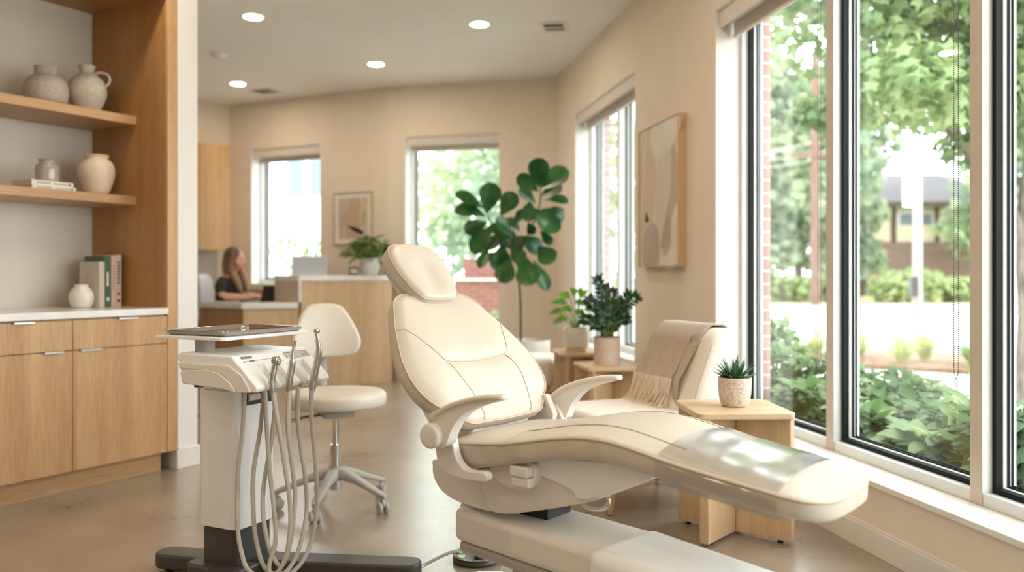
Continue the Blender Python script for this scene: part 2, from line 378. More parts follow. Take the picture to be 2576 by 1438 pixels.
# positions of the openings along the right wall, measured from the far corner
aw2 = (0.77, 2.52)
a1s = 3.965
pitch = 0.94
aw1 = (a1s, a1s+pitch*6+0.08)
HEAD = 2.61; SILL1 = 0.29; SILL2 = 0.47
wall('wall_right', R0, tr, nr, 11.9, [(aw2[0], aw2[1], SILL2, HEAD), (aw1[0], aw1[1], SILL1, HEAD)])
brick('trim_1', R0, tr, nr, 11.9, [(aw2[0], aw2[1], SILL2-0.05, HEAD+0.02), (aw1[0]-0.005, aw1[1], SILL1-0.05, HEAD+0.02)])
# back wall, right-hand stretch
tb = (B0-R0).normalized(); nb_ = Vector((-tb.y, tb.x, 0)); nb_ = nb_ if nb_.y > 0 else -nb_
lb = (B0-R0).length
aw3 = (along(R0, tb, (-0.133, 8.933)), along(R0, tb, (-1.147, 9.2)))
wall('wall_back', R0, tb, nb_, lb, [(aw3[0], aw3[1], 0.55, 2.59)])
tl = (L0-B0).normalized(); nl = Vector((-tl.y, tl.x, 0)); nl = nl if nl.y > 0 else -nl
ll = (L0-B0).length
aw4 = (along(B0, tl, (-2.162, 9.642)), along(B0, tl, (-3.076, 10.08)))
wall('wall_back_left', B0, tl, nl, ll, [(aw4[0], aw4[1], 1.0, 2.58)])
tw = (LE-L0).normalized(); nw = Vector((tw.y, -tw.x, 0)); nw = nw if nw.y > 0 else -nw
wall('wall_left_far', L0, tw, nw, (LE-L0).length, [])
# floor and ceiling
poly = [(RE.x+nr.x*0.2, RE.y+nr.y*0.2), (R0.x+0.2, R0.y+0.16), (B0.x+0.05, B0.y+0.2), (L0.x, L0.y+0.2), (LE.x-0.1, LE.y+0.1), (-6.6, REAR-0.2), (RE.x+nr.x*0.2, REAR-0.2)]
mb = MB(); mb.prism(poly, -0.05, 0); struct(build(mb, 'floor', M['floor']))
mb = MB(); mb.prism(poly, CEIL, CEIL+0.1); struct(build(mb, 'ceiling', M['ceil']))
mb = MB(); mb.box(-6.7, -6.6, REAR-0.2, 7.3, 0, CEIL); struct(build(mb, 'wall_left', M['wall']))
mb = MB(); mb.box(-6.7, 2.8, REAR-0.1, REAR, 0, CEIL); struct(build(mb, 'wall_rear', M['wall']))

# cabinet frame: a = along the run towards the camera, n = out into the room
Q = Vector((-1.899, 4.856, 0)); ca = Vector((-0.514, -0.8577, 0)).normalized(); cn = Vector((0.8577, -0.514, 0)).normalized()
CF = frame_m(Q, ca, cn)
mb = MB(CF)
mb.box(-0.136, 0.0, -2.4, 0.0, 0, CEIL)                # wall end beside the bookcase
struct(build(mb, 'wall_partition', M['wallwhite'], bevel=0.003))
mb = MB(CF); mb.box(-0.006, 5.5, -0.80, -0.70, 0, CEIL); struct(build(mb, 'wall_behind_bookcase', M['niche']))
mb = MB(CF); mb.box(1.95, 6.0, -0.70, -0.0, 0, CEIL); struct(build(mb, 'wall_left_near', M['wall']))
mb = MB(CF); mb.box(-0.148, 0.0, 0, 0.012, 0, 0.115); mb.box(-0.148, -0.136, -2.4, 0.0, 0, 0.115)
mb.box(0.0, 0.012, -0.06, 0.012, 0, 0.108)
struct(build(mb, 'baseboard_partition', M['trim'], bevel=0.003))
# baseboards
def baseboard(name, o, t, n, x0, x1, h=0.108, d=0.014):
    mb = MB(frame_m(o, t, n)); mb.box(x0, x1, -d, 0, 0, h-0.012); mb.box(x0, x1, -d*0.6, 0, h-0.012, h); struct(build(mb, name, M['trim'], bevel=0.002))
baseboard('baseboard_right', R0, tr, nr, 0.02, 11.8)
baseboard('baseboard_back', R0, tb, nb_, 0.02, lb-0.01)
baseboard('baseboard_back_left', B0, tl, nl, 0.01, ll-0.02)

# ------------------------------------------------------------------ windows
def ring(mb, x0, x1, z0, z1, w, d0, d1):
    mb.box(x0, x0+w, d0, d1, z0, z1); mb.box(x1-w, x1, d0, d1, z0, z1); mb.box(x0+w, x1-w, d0, d1, z0, z0+w); mb.box(x0+w, x1-w, d0, d1, z1-w, z1)

def window(idx, o, t, n, x0, x1, z0, z1, panes, D=0.15, mw=0.06, fw=0.045):
    F = frame_m(o, t, n)
    fr = MB(F)
    fr.box(x0, x1, D, D+0.06, z0, z0+fw); fr.box(x0, x1, D, D+0.06, z1-fw, z1)
    root = None; W = (x1-x0-0.0)/panes
    fr.box(x0, x0+fw*0.6, D, D+0.06, z0, z1); fr.box(x1-fw*0.6, x1, D, D+0.06, z0, z1)
    root = struct(build(fr, 'window_%d' % idx, M['frame'], bevel=0.002))
    mu = MB(F); ed = []
    for k in range(panes+1):
        ed.append(x0+W*k)
    for k in range(1, panes):
        m2 = MB(F); m2.box(ed[k]-mw/2, ed[k]+mw/2, D-0.004, D, z0+0.002, z1); m2.cur = 1
        m2.box(ed[k]-mw/2, ed[k]+mw/2, D, D+0.055, z0+0.002, z1)
        build(m2, 'mullion', [M['mull'], M['frame']], root)
    for k in range(panes):
        a, b = ed[k]+(fw*0.6 if k == 0 else mw/2), ed[k+1]-(fw*0.6 if k == panes-1 else mw/2)
        za, zb = z0+fw, z1-fw
        sa = MB(F); ring(sa, a, b, za, zb, 0.022, D+0.062, D+0.115); build(sa, 'sash', M['frame'], root, bevel=0.0015)
        ga = MB(F); ring(ga, a+0.001, b-0.001, za+0.001, zb-0.001, 0.018 if idx == 1 else 0.010, D+(0.036 if idx == 1 else 0.054), D+0.0615); ring(ga, a+0.02, b-0.02, za+0.02, zb-0.02, 0.008, D+0.078, D+0.084)
        ring(ga, a+0.02, b-0.02, za+0.02, zb-0.02, 0.010, D+0.094, D+0.098)
        build(ga, 'gasket', M['gasket'], root)
        gl = MB(F); gl.box(a+0.02, b-0.02, D+0.086, D+0.091, za+0.02, zb-0.02); build(gl, 'pane', M['glass'], root)
    return ed

ed1 = window(1, R0, tr, nr, aw1[0], aw1[1], SILL1, HEAD, 6)
window(2, R0, tr, nr, aw2[0], aw2[1], SILL2, HEAD, 2)
window(3, R0, tb, nb_, aw3[0], aw3[1], 0.55, 2.59, 1)
window(4, B0, tl, nl, aw4[0], aw4[1], 1.0, 2.58, 1)
# window ledges (painted boards)
mb = MB(frame_m(R0, tr, nr)); mb.box(aw1[0]+0.001, aw1[1]-0.001, 0.0, 0.15, SILL1-0.02, SILL1+0.001); mb.box(aw1[0]-0.03, aw1[1]+0.03, -0.022, 0.0, SILL1-0.022, SILL1+0.001)
struct(build(mb, 'trim_2', M['trim'], bevel=0.003))
mb = MB(frame_m(R0, tr, nr)); mb.box(aw2[0]+0.001, aw2[1]-0.001, -0.015, 0.15, SILL2-0.02, SILL2+0.001); struct(build(mb, 'trim_3', M['trim'], bevel=0.003))
mb = MB(frame_m(R0, tb, nb_)); mb.box(aw3[0]+0.001, aw3[1]-0.001, -0.015, 0.15, 0.53, 0.551); struct(build(mb, 'trim_4', M['trim'], bevel=0.003))
mb = MB(frame_m(B0, tl, nl)); mb.box(aw4[0]+0.001, aw4[1]-0.001, -0.015, 0.15, 0.98, 1.001); struct(build(mb, 'trim_5', M['trim'], bevel=0.003))
# white liners around each opening, daylight on the jambs put into their colour
def reveal(name, o, t, n, x0, x1, z0, z1, mtl):
    mb = MB(frame_m(o, t, n)); e = 0.004
    mb.box(x0, x0+e, 0.001, 0.15, z0, z1); mb.box(x1-e, x1, 0.001, 0.15, z0, z1); mb.box(x0+e, x1-e, 0.001, 0.15, z1-e, z1)
    struct(build(mb, name, mtl))
reveal('trim_6', R0, tr, nr, aw1[0], aw1[1], SILL1, HEAD, M['wallwhite'])
reveal('trim_7', R0, tr, nr, aw2[0], aw2[1], SILL2, HEAD, M['wallwhite'])
reveal('trim_8', R0, tb, nb_, aw3[0], aw3[1], 0.55, 2.59, M['wallwhite'])
reveal('trim_9', B0, tl, nl, aw4[0], aw4[1], 1.0, 2.58, M['wallwhite'])

def shade(o, t, n, x0, x1, zt, label, chain=None, group=None, big=False):
    base = o+t*((x0+x1)/2)+n*0.07; th = thing('roller_shade', label, 'window shade', (base.x, base.y, zt), math.atan2(t.y, t.x), group)
    F = frame_m(o, t, n); h = 0.105 if big else 0.1; d = 0.10 if big else 0.085
    mb = MB(F); mb.box(x0, x1, 0.022, 0.022+0.006, zt-h, zt-0.002); mb.box(x0, x1, 0.028, 0.022+d, zt-0.02, zt-0.002)
    build(mb, 'cassette', M['shade'], th, bevel=0.002)
    mb = MB(F); c = o; mb.tube([o+t*(x0+0.004)+n*0.08+Vector((0, 0, zt-h+0.035)), o+t*(x1-0.004)+n*0.08+Vector((0, 0, zt-h+0.035))], 0.026, 14); mb.M = Matrix()
    m3 = MB(); m3.tube([o+t*(x0+0.004)+n*0.08+Vector((0, 0, zt-0.052)), o+t*(x1-0.004)+n*0.08+Vector((0, 0, zt-0.052))], 0.028, 14); build(m3, 'fabric_roll', M['shade'], th)
    mb = MB(F); mb.box(x0+0.01, x1-0.01, 0.104, 0.108, zt-h-0.035, zt-0.05); mb.box(x0+0.01, x1-0.01, 0.098, 0.113, zt-h-0.055, zt-h-0.033)
    build(mb, 'hem_bar', M['shade'], th, bevel=0.003)
    if chain:
        ax, zb_ = chain; mb = MB()
        for s_ in (-0.012, 0.012):
            z = zb_+0.03+(0.004 if s_ > 0 else 0)
            while z < zt-0.06:
                p = o+t*(ax+s_)+n*0.125; mb.sphere((p.x, p.y, z), 0.0024, 6, 4); z += 0.0068
        for s_ in (-0.012, 0.012):
            for k in range(5):
                p = o+t*(ax+s_*(1-k/5))+n*0.125; mb.sphere((p.x, p.y, zb_+0.03-0.006*k), 0.0024, 6, 4)
        build(mb, 'bead_chain', M['print'], th)
        mb = MB(); p = o+t*ax+n*0.125; mb.sphere((p.x, p.y, zb_-0.012), 0.014, 12, 8, (0.35, 1, 1.3)); build(mb, 'chain_weight', glass_like, th)
    return th
glass_like = glass_mat('clear_plastic_weight', tint=(0.8, 0.82, 0.84, 1), refl=1.0, base=0.25)
ax1 = [4.81, 5.72]
shade(R0, tr, nr, aw1[0]+0.01, ed1[1]-0.005, HEAD, 'beige roller shade over the leftmost pane of the large window by the armchair', (ed1[1]-0.055, 0.69), 'roller shades of the large window', True)
shade(R0, tr, nr, ed1[1]+0.005, ed1[2]-0.005, HEAD, 'beige roller shade whose bead chain hangs before the middle pane of the large window', (ed1[2]-0.075, 0.72), 'roller shades of the large window', True)
shade(R0, tr, nr, ed1[2]+0.005, ed1[3]-0.005, HEAD, 'beige roller shade over the pane at the right edge of the large window', None, 'roller shades of the large window', True)
shade(R0, tr, nr, aw2[0]+0.01, aw2[1]-0.01, HEAD, 'rolled beige shade in the narrow window beside the framed abstract painting')
shade(R0, tb, nb_, aw3[0]+0.01, aw3[1]-0.01, 2.59, 'rolled beige shade in the back window behind the fig tree')
shade(B0, tl, nl, aw4[0]+0.01, aw4[1]-0.01, 2.58, 'rolled beige shade in the window behind the reception desk')

# ------------------------------------------------------------------ ceiling fittings
lampm = emit_mat('downlight_glow', (1.0, 0.82, 0.62, 1), LAMP)
def downlight(x, y, label, grp=None):
    th = thing('recessed_light', label, 'ceiling light', (x, y, CEIL), 0, grp)
    mb = MB(); mb.lathe([(0.072, CEIL-0.002), (0.088, CEIL-0.006), (0.096, CEIL-0.004), (0.098, CEIL-0.0005), (0.072, CEIL-0.0005)], (x, y, 0), 32, cap=False); build(mb, 'trim_ring', M['trim'], th)
    mb = MB(); mb.lathe([(0.001, CEIL-0.0035), (0.05, CEIL-0.004), (0.073, CEIL-0.002)], (x, y, 0), 32); build(mb, 'diffuser', lampm, th)
for x, y, l in ((-2.035, 6.72, 'round recessed downlight at top left, nearest the white wall end'), (-0.264, 6.92, 'round recessed downlight beside the large ceiling vent'),
                (-1.309, 8.23, 'round recessed downlight in the middle of the ceiling between the others'), (-2.907, 9.07, 'round recessed downlight above the receptionist')):
    downlight(x, y, l, 'recessed ceiling lights')
for x, y in ((-1.9, 4.3), (0.2, 4.2), (1.0, 1.9), (-0.8, 1.9), (-2.4, 1.9), (1.2, -0.6), (-0.8, -0.6), (-2.6, -0.6)):
    downlight(x, y, 'round recessed downlight of the treatment room ceiling outside the view', 'recessed ceiling lights over the treatment chair')
def vent(x, y, w, d, rz, label):
    th = thing('ceiling_vent', label, 'vent', (x, y, CEIL), rz); F = WM[th.name]
    mb = MB(F); ring(mb, -w/2, w/2, -0.012, 0, 0.02, -0, 0) if 0 else None
    mb.box(-w/2, w/2, -d/2, -d/2+0.03, -0.008, 0); mb.box(-w/2, w/2, d/2-0.03, d/2, -0.008, 0); mb.box(-w/2, -w/2+0.03, -d/2+0.03, d/2-0.03, -0.008, 0); mb.box(w/2-0.03, w/2, -d/2+0.03, d/2-0.03, -0.008, 0)
    mb.box(-w/2+0.03, w/2-0.03, -0.01, 0.01, -0.008, 0)
    build(mb, 'vent_frame', M['trim'], th, bevel=0.001)
    mb = MB(F); mb.box(-w/2+0.03, w/2-0.03, -d/2+0.03, d/2-0.03, -0.001, -0.0002); build(mb, 'backing', M['print'], th)
    mb = MB(F); k = 0; yy = -d/2+0.04
    while yy < d/2-0.035:
        s_ = 0.006 if yy > 0 else -0.006
        mb.prism([(yy, -0.001), (yy+s_, -0.008), (yy+s_+0.0015, -0.008), (yy+0.0015, -0.001)], -w/2+0.03, w/2-0.03, lambda a, b, c: (c, a, b)); yy += 0.012
    build(mb, 'slats', M['greyplastic'], th)
vent(0.345, 6.98, 0.22, 0.26, R(-10), 'square white ceiling vent with dark slats near the right wall')
vent(-2.72, 9.42, 0.30, 0.26, R(-24), 'small ceiling vent beside the downlight above the receptionist')
th = thing('smoke_detector', 'round white smoke detector on the ceiling near the wall end', 'smoke detector', (-2.69, 7.84, CEIL))
mb = MB(); mb.lathe([(0.075, CEIL), (0.075, CEIL-0.012), (0.062, CEIL-0.02)], (-2.69, 7.84, 0), 28); build(mb, 'base_plate', M['trim'], th)
mb = MB(); mb.lathe([(0.06, CEIL-0.018), (0.058, CEIL-0.034), (0.04, CEIL-0.042), (0.01, CEIL-0.043)], (-2.69, 7.84, 0), 28); build(mb, 'sensor_cap', M['trim'], th)

# ------------------------------------------------------------------ bookcase and cabinets
th = thing('built_in_bookcase', 'warm oak open bookcase built into the left wall above the base cabinets', 'bookcase', Q+ca*0.9, math.atan2(ca.y, ca.x))
DP = 0.695
mb = MB(CF); mb.box(0.002, 0.068, -0.02, 0.001, 0.109, CEIL-0.002); build(mb, 'stile', M['oak'], th, bevel=0.002)
mb = MB(CF); mb.box(0.047, 0.068, -DP, -0.0205, 0.109, CEIL-0.002); build(mb, 'side_panel', M['oakshade'], th, bevel=0.001)
mb = MB(CF); mb.box(0.0685, 1.9, -DP, -0.0, 2.672, 2.71); build(mb, 'top_panel', M['oakshade'], th, bevel=0.001)
for z in (1.967, 1.505):
    mb = MB(CF); mb.box(0.0685, 1.9, -DP+0.004, -0.274, z, z+0.05); build(mb, 'shelf', M['oakx'], th, bevel=0.002)
mb = MB(CF); mb.box(1.9, 1.94, -DP, 0, 0.11, 2.71); build(mb, 'side_panel', M['oakshade'], th)
th = thing('countertop', 'white quartz countertop over the oak base cabinets', 'countertop', Q+ca*0.9+Vector((0, 0, 0.88)), math.atan2(ca.y, ca.x))
mb = MB(CF); mb.box(0.0695, 1.898, -DP+0.004, 0.012, 0.882, 0.918); build(mb, 'slab', M['counter'], th, bevel=0.002)
def cabinet(t0, t1, label, pull_side):
    c0 = Q+ca*((t0+t1)/2)-cn*0.3
    th = thing('base_cabinet', label, 'cabinet', c0, math.atan2(ca.y, ca.x), 'oak base cabinets')
    mb = MB(CF); mb.box(t0, t1, -DP+0.01, -0.022, 0.109, 0.88); build(mb, 'body', M['oak'], th)
    mb = MB(CF); mb.box(t0, t1, -DP+0.01, -0.055, 0.0, 0.108); build(mb, 'toe_kick', M['oakx'], th)
    g = 0.0018
    mb = MB(CF); mb.box(t0+g, t1-g, -0.021, 0, 0.7225, 0.872); dr = build(mb, 'drawer', M['oak'], th, bevel=0.001)
    w = 0.115 if t0 < 0.3 else 0.10
    def pull(tc, z, par):
        mb = MB(CF); mb.box(tc-w/2, tc+w/2, -0.012, 0.012, z, z+0.003); mb.box(tc-w/2, tc+w/2, 0.009, 0.012, z-0.007, z); build(mb, 'edge_pull', M['steel'], par, bevel=0.0005)
    pull((t0+t1)/2-0.03, 0.8725, dr)
    mb = MB(CF); mb.box(t0+g, t1-g, -0.021, 0, 0.110, 0.7175); do = build(mb, 'door', M['oak'], th, bevel=0.001)
    pull(t1-0.095 if pull_side else t0+0.10, 0.7185, do)
cabinet(0.0705, 0.625, 'oak base cabinet under the counter next to the white wall end', 1)
cabinet(0.6255, 1.18, 'oak base cabinet under the counter, cut by the left edge', 0)
cabinet(1.1805, 1.735, 'oak base cabinet under the counter outside the view on the left', 1)
struct(build(MB(CF).box(1.736, 1.898, -DP, -0.002, 0, 0.88), 'trim_10', M['oak']))

def cpt(px, s):
    """point on the bookcase run at depth s behind its front, seen along direction px"""
    k = (px-1288)/2150; o = Q-cn*s
    t = (k*o.y-o.x)/(ca.x-k*ca.y)
    return o+ca*t
def vase(prof, c, mtl, name, label, cat, grp=None, handle=False, thick=True):
    mb = MB(); inner = [(max(r_-0.006, 0.004), h_) for r_, h_ in prof[::-1][:-1]]
    P = cr([(r_, h_, 0) for r_, h_ in prof], 4); pr = [(0.004, prof[0][1])]+[(p.x, p.y) for p in P]
    top = pr[-1]; pr += [(top[0]-0.004, top[1]+0.001), (top[0]-0.008, top[1]-0.002)]+[(max(p.x-0.008, 0.004), max(p.y-0.002, prof[0][1]+0.01)) for p in P[::-1][1:]]+[(0.003, prof[0][1]+0.012)]
    mb.lathe(pr, c, 40, cap=False)
    if handle is False:
        o = build(mb, name, mtl); recenter(o, c); return tag(o, label, cat, grp)
    th = thing(name, label, cat, c, 0, grp)
    build(mb, 'body', mtl, th); mb = MB(); mb.tube([Vector(c)+Vector(p) for p in cr(handle, 6)], 0.0075, 10); build(mb, 'handle', mtl, th); return th
zs1, zs2, zc = 2.0175, 1.5555, 0.9185
c = cpt(116, 0.44); k = (c.y)/2150
vase([(0.062*1.02, 0), (0.098, 0.02), (0.112, 0.07), (0.108, 0.115), (0.085, 0.152), (0.060, 0.168), (0.058, 0.186), (0.060, 0.213)], (c.x, c.y, zs1), M['stone'], 'stoneware_vase', 'squat speckled stoneware vase with a short wide neck on the upper shelf', 'vase')
c = cpt(219, 0.40); v = ca*-1
h = [(0.04*-ca.x, 0.04*-ca.y, 0.222), (0.075*-ca.x, 0.075*-ca.y, 0.232), (0.108*-ca.x, 0.108*-ca.y, 0.222), (0.118*-ca.x, 0.118*-ca.y, 0.195), (0.108*-ca.x, 0.108*-ca.y, 0.165), (0.088*-ca.x, 0.088*-ca.y, 0.148)]
hv = Vector((1, 0.25, 0)).normalized()
h = [(0.036, 0.216), (0.07, 0.226), (0.105, 0.216), (0.118, 0.19), (0.11, 0.163), (0.084, 0.14)]
vase([(0.052, 0), (0.070, 0.02), (0.098, 0.08), (0.102, 0.125), (0.088, 0.172), (0.058, 0.204), (0.040, 0.218), (0.038, 0.236), (0.046, 0.258)], (c.x, c.y, zs1), M['stone2'], 'handled_jug', 'tall pale stoneware jug with a loop handle on the upper shelf', 'jug', None,
     [(hv.x*a, hv.y*a, b) for a, b in h])
c = cpt(243, 0.40)
vase([(0.045, 0), (0.068, 0.02), (0.094, 0.10), (0.096, 0.15), (0.082, 0.185), (0.062, 0.203), (0.06, 0.214), (0.068, 0.226)], (c.x, c.y, zs2), M['creamcer'], 'cream_vase', 'rounded cream ceramic vase with a flared rim on the lower shelf', 'vase')
# books lying on the lower shelf
def book(mbm, w, h, d, mtl, name, label, loc, rz, lay=True, grp=None, text=0):
    """cover + pages; spine on -y side. lying: w along x, d along y, h thickness"""
    th = thing(name, label, 'book', loc, rz, grp); F = WM[th.name]; t = 0.0025
    mb = MB(F)
    mb.box(-w/2, w/2, -d/2, d/2, 0, t); mb.box(-w/2, w/2, -d/2, d/2, h-t, h); mb.box(-w/2, w/2, -d/2, -d/2+t, t, h-t)
    build(mb, 'cover', mtl, th, bevel=0.0006)
    mb = MB(F); mb.box(-w/2+0.004, w/2-0.004, -d/2+t, d/2-0.004, t, h-t); build(mb, 'pages', M['paper'], th)
    if text:
        mb = MB(F)
        if text == 1:
            for i in range(7): mb.box(-w/2+0.03+i*0.011, -w/2+0.036+i*0.011, -d/2-0.0006, -d/2, h*0.35, h*0.68)
            mb.box(-w/2+0.12, -w/2+0.20, -d/2-0.0006, -d/2, h*0.42, h*0.58); mb.box(w/2-0.03, w/2-0.013, -d/2-0.0006, -d/2, h*0.3, h*0.7)
        build(mb, 'spine_lettering', M['print'], th)
    return th
angC = math.atan2(ca.y, ca.x)+PI      # x axis to the right along the run, y into the wall
c = cpt(112, 0.42)
book(None, 0.235, 0.021, 0.2, M['bkwhite'], 'lying_book', 'pale book lying flat at the bottom of the pair on the lower shelf', (c.x, c.y, zs2), angC-R(3), True, None, 1)
c2 = cpt(106, 0.43)
book(None, 0.235, 0.026, 0.19, M['bkwhite'], 'lying_book', 'pale book lying on another one under the small grey jar', (c2.x, c2.y, zs2+0.0215), angC+R(2), True, None, 1)
c = cpt(119, 0.42)
vase([(0.05, 0), (0.058, 0.008), (0.06, 0.05), (0.058, 0.085), (0.045, 0.102), (0.04, 0.108), (0.046, 0.124)], (c.x, c.y, zs2+0.048), M['greycer'], 'glazed_jar', 'small grey glazed jar standing on the lying books', 'jar')
# standing books on the counter
def standing(px0, s, w, h, d, mtl, label, text=0, mark=0):
    """w = thickness along the run, d = depth; spine to the room"""
    c = cpt(px0, s); th = thing('standing_book', label, 'book', (c.x, c.y, zc), angC, 'books standing on the counter'); F = WM[th.name]; t = 0.003
    mb = MB(F); mb.box(0, w, 0, t, 0, h); mb.box(0, t, t, d, 0, h); mb.box(w-t, w, t, d, 0, h); build(mb, 'cover', mtl, th, bevel=0.001)
    mb = MB(F); mb.box(t, w-t, t, d-0.006, 0.003, h-0.004); build(mb, 'pages', M['paper'], th)
    if text:
        mb = MB(F)
        if text == 1:
            mb.box(w*0.3, w*0.7, -0.0006, 0, 0.035, 0.055); m2 = MB(F); m2.box(w*0.3, w*0.6, -0.0006, 0, 0.12, 0.2); build(m2, 'spine_title', M['bkwhite'], th)
        if text == 2:
            for i in range(10): mb.box(w*0.38, w*0.6, -0.0006, 0, 0.10+i*0.014, 0.109+i*0.014)
        if text == 3:
            for i in range(8): mb.box(w*0.25, w*0.75, -0.0006, 0, 0.13+i*0.017, 0.142+i*0.017)
            for z_ in (0.075, 0.035): m2 = MB(F); m2.lathe([(w*0.12, -0.0007), (w*0.28, -0.0007)], (w*0.5, 0, z_), 16, 'y'); build(m2, 'spine_emblem', M['print'], th)
        build(mb, 'spine_lettering', M['print'] if text != 1 else M['bkwhite'], th)
    return c
x = 255
c = cpt(250, 0.36); cur = (c-Q).dot(ca)
def nxt(w, h, d, mtl, label, text, s=0.36):
    global cur
    p = Q+ca*cur-cn*s; k = p.x/p.y; standing(1288+k*2150, s, w, h, d, mtl, label, text); cur -= w+0.001
nxt(0.032, 0.258, 0.19, M['bkbeige'], 'low beige book standing at the left end of the counter row', 0)
nxt(0.040, 0.292, 0.19, M['bkgreen'], 'dark green book standing on the counter', 1)
nxt(0.028, 0.294, 0.18, M['bkpink'], 'slim blush book standing beside the green book', 2)
nxt(0.034, 0.300, 0.18, M['bkpink'], 'blush book with spine lettering next to the oak side panel', 3)
c = cpt(205, 0.44)
vase([(0.045, 0), (0.056, 0.01), (0.066, 0.045), (0.062, 0.08), (0.045, 0.107), (0.036, 0.118), (0.036, 0.13)], (c.x, c.y, zc), M['whitecer'], 'bud_vase', 'small round white vase on the counter before the books', 'vase')
# ------------------------------------------------------------------ dental chair (u = towards the feet, v = across, z up)
C0 = Vector((-0.065, 2.95, 0)); ang = math.atan2(-0.63, 0.775)
chair = thing('dental_chair', 'cream leather dental treatment chair with two curved armrests in the middle of the room', 'dental chair', C0, ang)
CH = WM['dental_chair']
def lerp_tab(tab, x):
    if x <= tab[0][0]: return tab[0][1:]
    for a, b in zip(tab, tab[1:]):
        if x <= b[0]:
            t = (x-a[0])/(b[0]-a[0]); return tuple(p+(q-p)*t for p, q in zip(a[1:], b[1:]))
    return tab[-1][1:]
def smooth_tab(tab, n=6):
    P = cr([tuple(t[:3]) for t in tab], n); Q_ = cr([(t[0], t[3], 0) for t in tab], n)
    return [(p.x, p.y, p.z, q.y) for p, q in zip(P, Q_)]
# u, piping height, underside height, half width
seat = [(-0.035, 0.560, 0.520, 0.02), (-0.03, 0.560, 0.500, 0.13), (-0.01, 0.562, 0.492, 0.205), (0.03, 0.565, 0.488, 0.243), (0.09, 0.570, 0.488, 0.264), (0.17, 0.578, 0.500, 0.272), (0.28, 0.592, 0.525, 0.272), (0.42, 0.621, 0.556, 0.266),
        (0.50, 0.634, 0.568, 0.262), (0.565, 0.640, 0.574, 0.258), (0.64, 0.637, 0.573, 0.254), (0.72, 0.624, 0.562, 0.250), (0.82, 0.604, 0.548, 0.245), (0.95, 0.584, 0.530, 0.238), (1.06, 0.568, 0.512, 0.230), (1.12, 0.558, 0.504, 0.222), (1.165, 0.551, 0.500, 0.203), (1.195, 0.547, 0.498, 0.165), (1.210, 0.545, 0.500, 0.11), (1.216, 0.545, 0.505, 0.03)]
st = smooth_tab(seat, 5)
def crown(u, q):          # q = v/hw
    e = min(1.0, max(0.0, (u+0.03)/0.1), max(0.0, (1.215-u)/0.10))
    base = 0.030*e*(1-abs(q)**2.6)
    dish = -0.014*math.exp(-((u-0.16)/0.14)**2)*math.exp(-(q/0.55)**2)
    return base+dish
rs = []; pip = []
for (u, zp, zb, hw) in st:
    ring_ = []; H = zp-zb
    prof = [(0.0, zb), (0.6, zb), (0.90, zb+0.002), (0.97, zb+H*0.12), (0.995, zb+H*0.35), (1.0, zb+H*0.6), (0.995, zb+H*0.85), (0.99, zp)]
    right = prof+[(q, zp+crown(u, q)+0.004) for q in (0.97, 0.93, 0.86, 0.76, 0.64, 0.5, 0.34, 0.17)]+[(0.0, zp+crown(u, 0)+0.004)]
    full = right+[(-q, z) for q, z in right[::-1][1:-1]]
    for q, z in full:
        wr = 0
        if 0.2 < abs(q) and zb+0.005 < z < zp-0.002:
            wr = 0.004*math.sin(u*62+z*55)*math.exp(-((u-0.27)/0.09)**2)+0.0035*math.sin(u*95-z*40)*math.exp(-((u-0.60)/0.05)**2)
        ring_.append(CH @ Vector((u, q*hw+(wr if q > 0 else -wr), z)))
    rs.append(ring_); pip.append((u, hw*0.994, zp+0.001))
mb = MB(); mb.rings(rs, True); cush = build(mb, 'seat_and_leg_cushion', M['leather'], chair, sharp=80)
loop = [CH @ Vector((u, v, z)) for u, v, z in pip[4:-3]]+[CH @ Vector((u, -v, z)) for u, v, z in pip[4:-3][::-1]]
mb = MB(); mb.tube(loop, 0.0032, 6, closed=True); build(mb, 'piping', M['piping'], cush)
def seat_pt(u, v, off=0.0):
    zp, zb, hw = lerp_tab(st, u); q = max(-0.97, min(0.97, v/hw)); return CH @ Vector((u, v, zp+crown(u, q)+0.004+off))
mb = MB()
mb.tube([seat_pt(u/50, 0.6*-0.262*(1 if 1 else 1), 0.0006) for u in range(14, 42)], 0.0017, 5)
mb.tube([seat_pt(u/50, 0.165, 0.0006) for u in range(14, 42)], 0.0017, 5)
mb.tube([seat_pt(0.272, v/50*1.0, 0.0006) for v in range(-13, -6)], 0.0017, 5)
mb.tube([seat_pt(0.30-0.02*math.cos(v/13*1.5), v/50, 0.0006) for v in range(-8, 14)], 0.0015, 5)
mb.tube([seat_pt(1.085, v/50, 0.0004) for v in range(-10, 11)], 0.0012, 5)
build(mb, 'seam', M['seam'], cush)
# transparent protective sleeve over the foot section
rs = []
for i in range(26):
    u = 0.775+i*(1.10-0.775)/25; zp, zb, hw = lerp_tab(st, u); rr = []
    o_ = 0.0028+0.0008*math.sin(u*57)
    n = 44
    for k in range(n):
        a = PI*k/(n-1)
        if k < 7: q = -1.0; z = zb-0.003+(zp-zb)*k/7; v = -(hw+o_)
        elif k > n-8: q = 1.0; z = zb-0.003+(zp-zb)*(n-1-k)/7; v = hw+o_
        else:
            q = -1+2*(k-6)/(n-13); v = q*(hw+o_*0.6); z = zp+crown(u, max(-0.985, min(0.985, q)))+0.004+o_
            z += 0.0007*math.sin(q*6+u*34)*math.cos(u*15+q*2)*(1-q*q)
        rr.append(CH @ Vector((u, v, z)))
    rr += [CH @ Vector((u, (hw-0.02)*(1-2*k/9), zb-0.0045)) for k in range(10)]
    rs.append(rr)
sleeve_mat = glass_mat('clear_vinyl', tint=(0.985, 0.985, 0.98, 1), rough=0.17, refl=2.6, base=0.10)
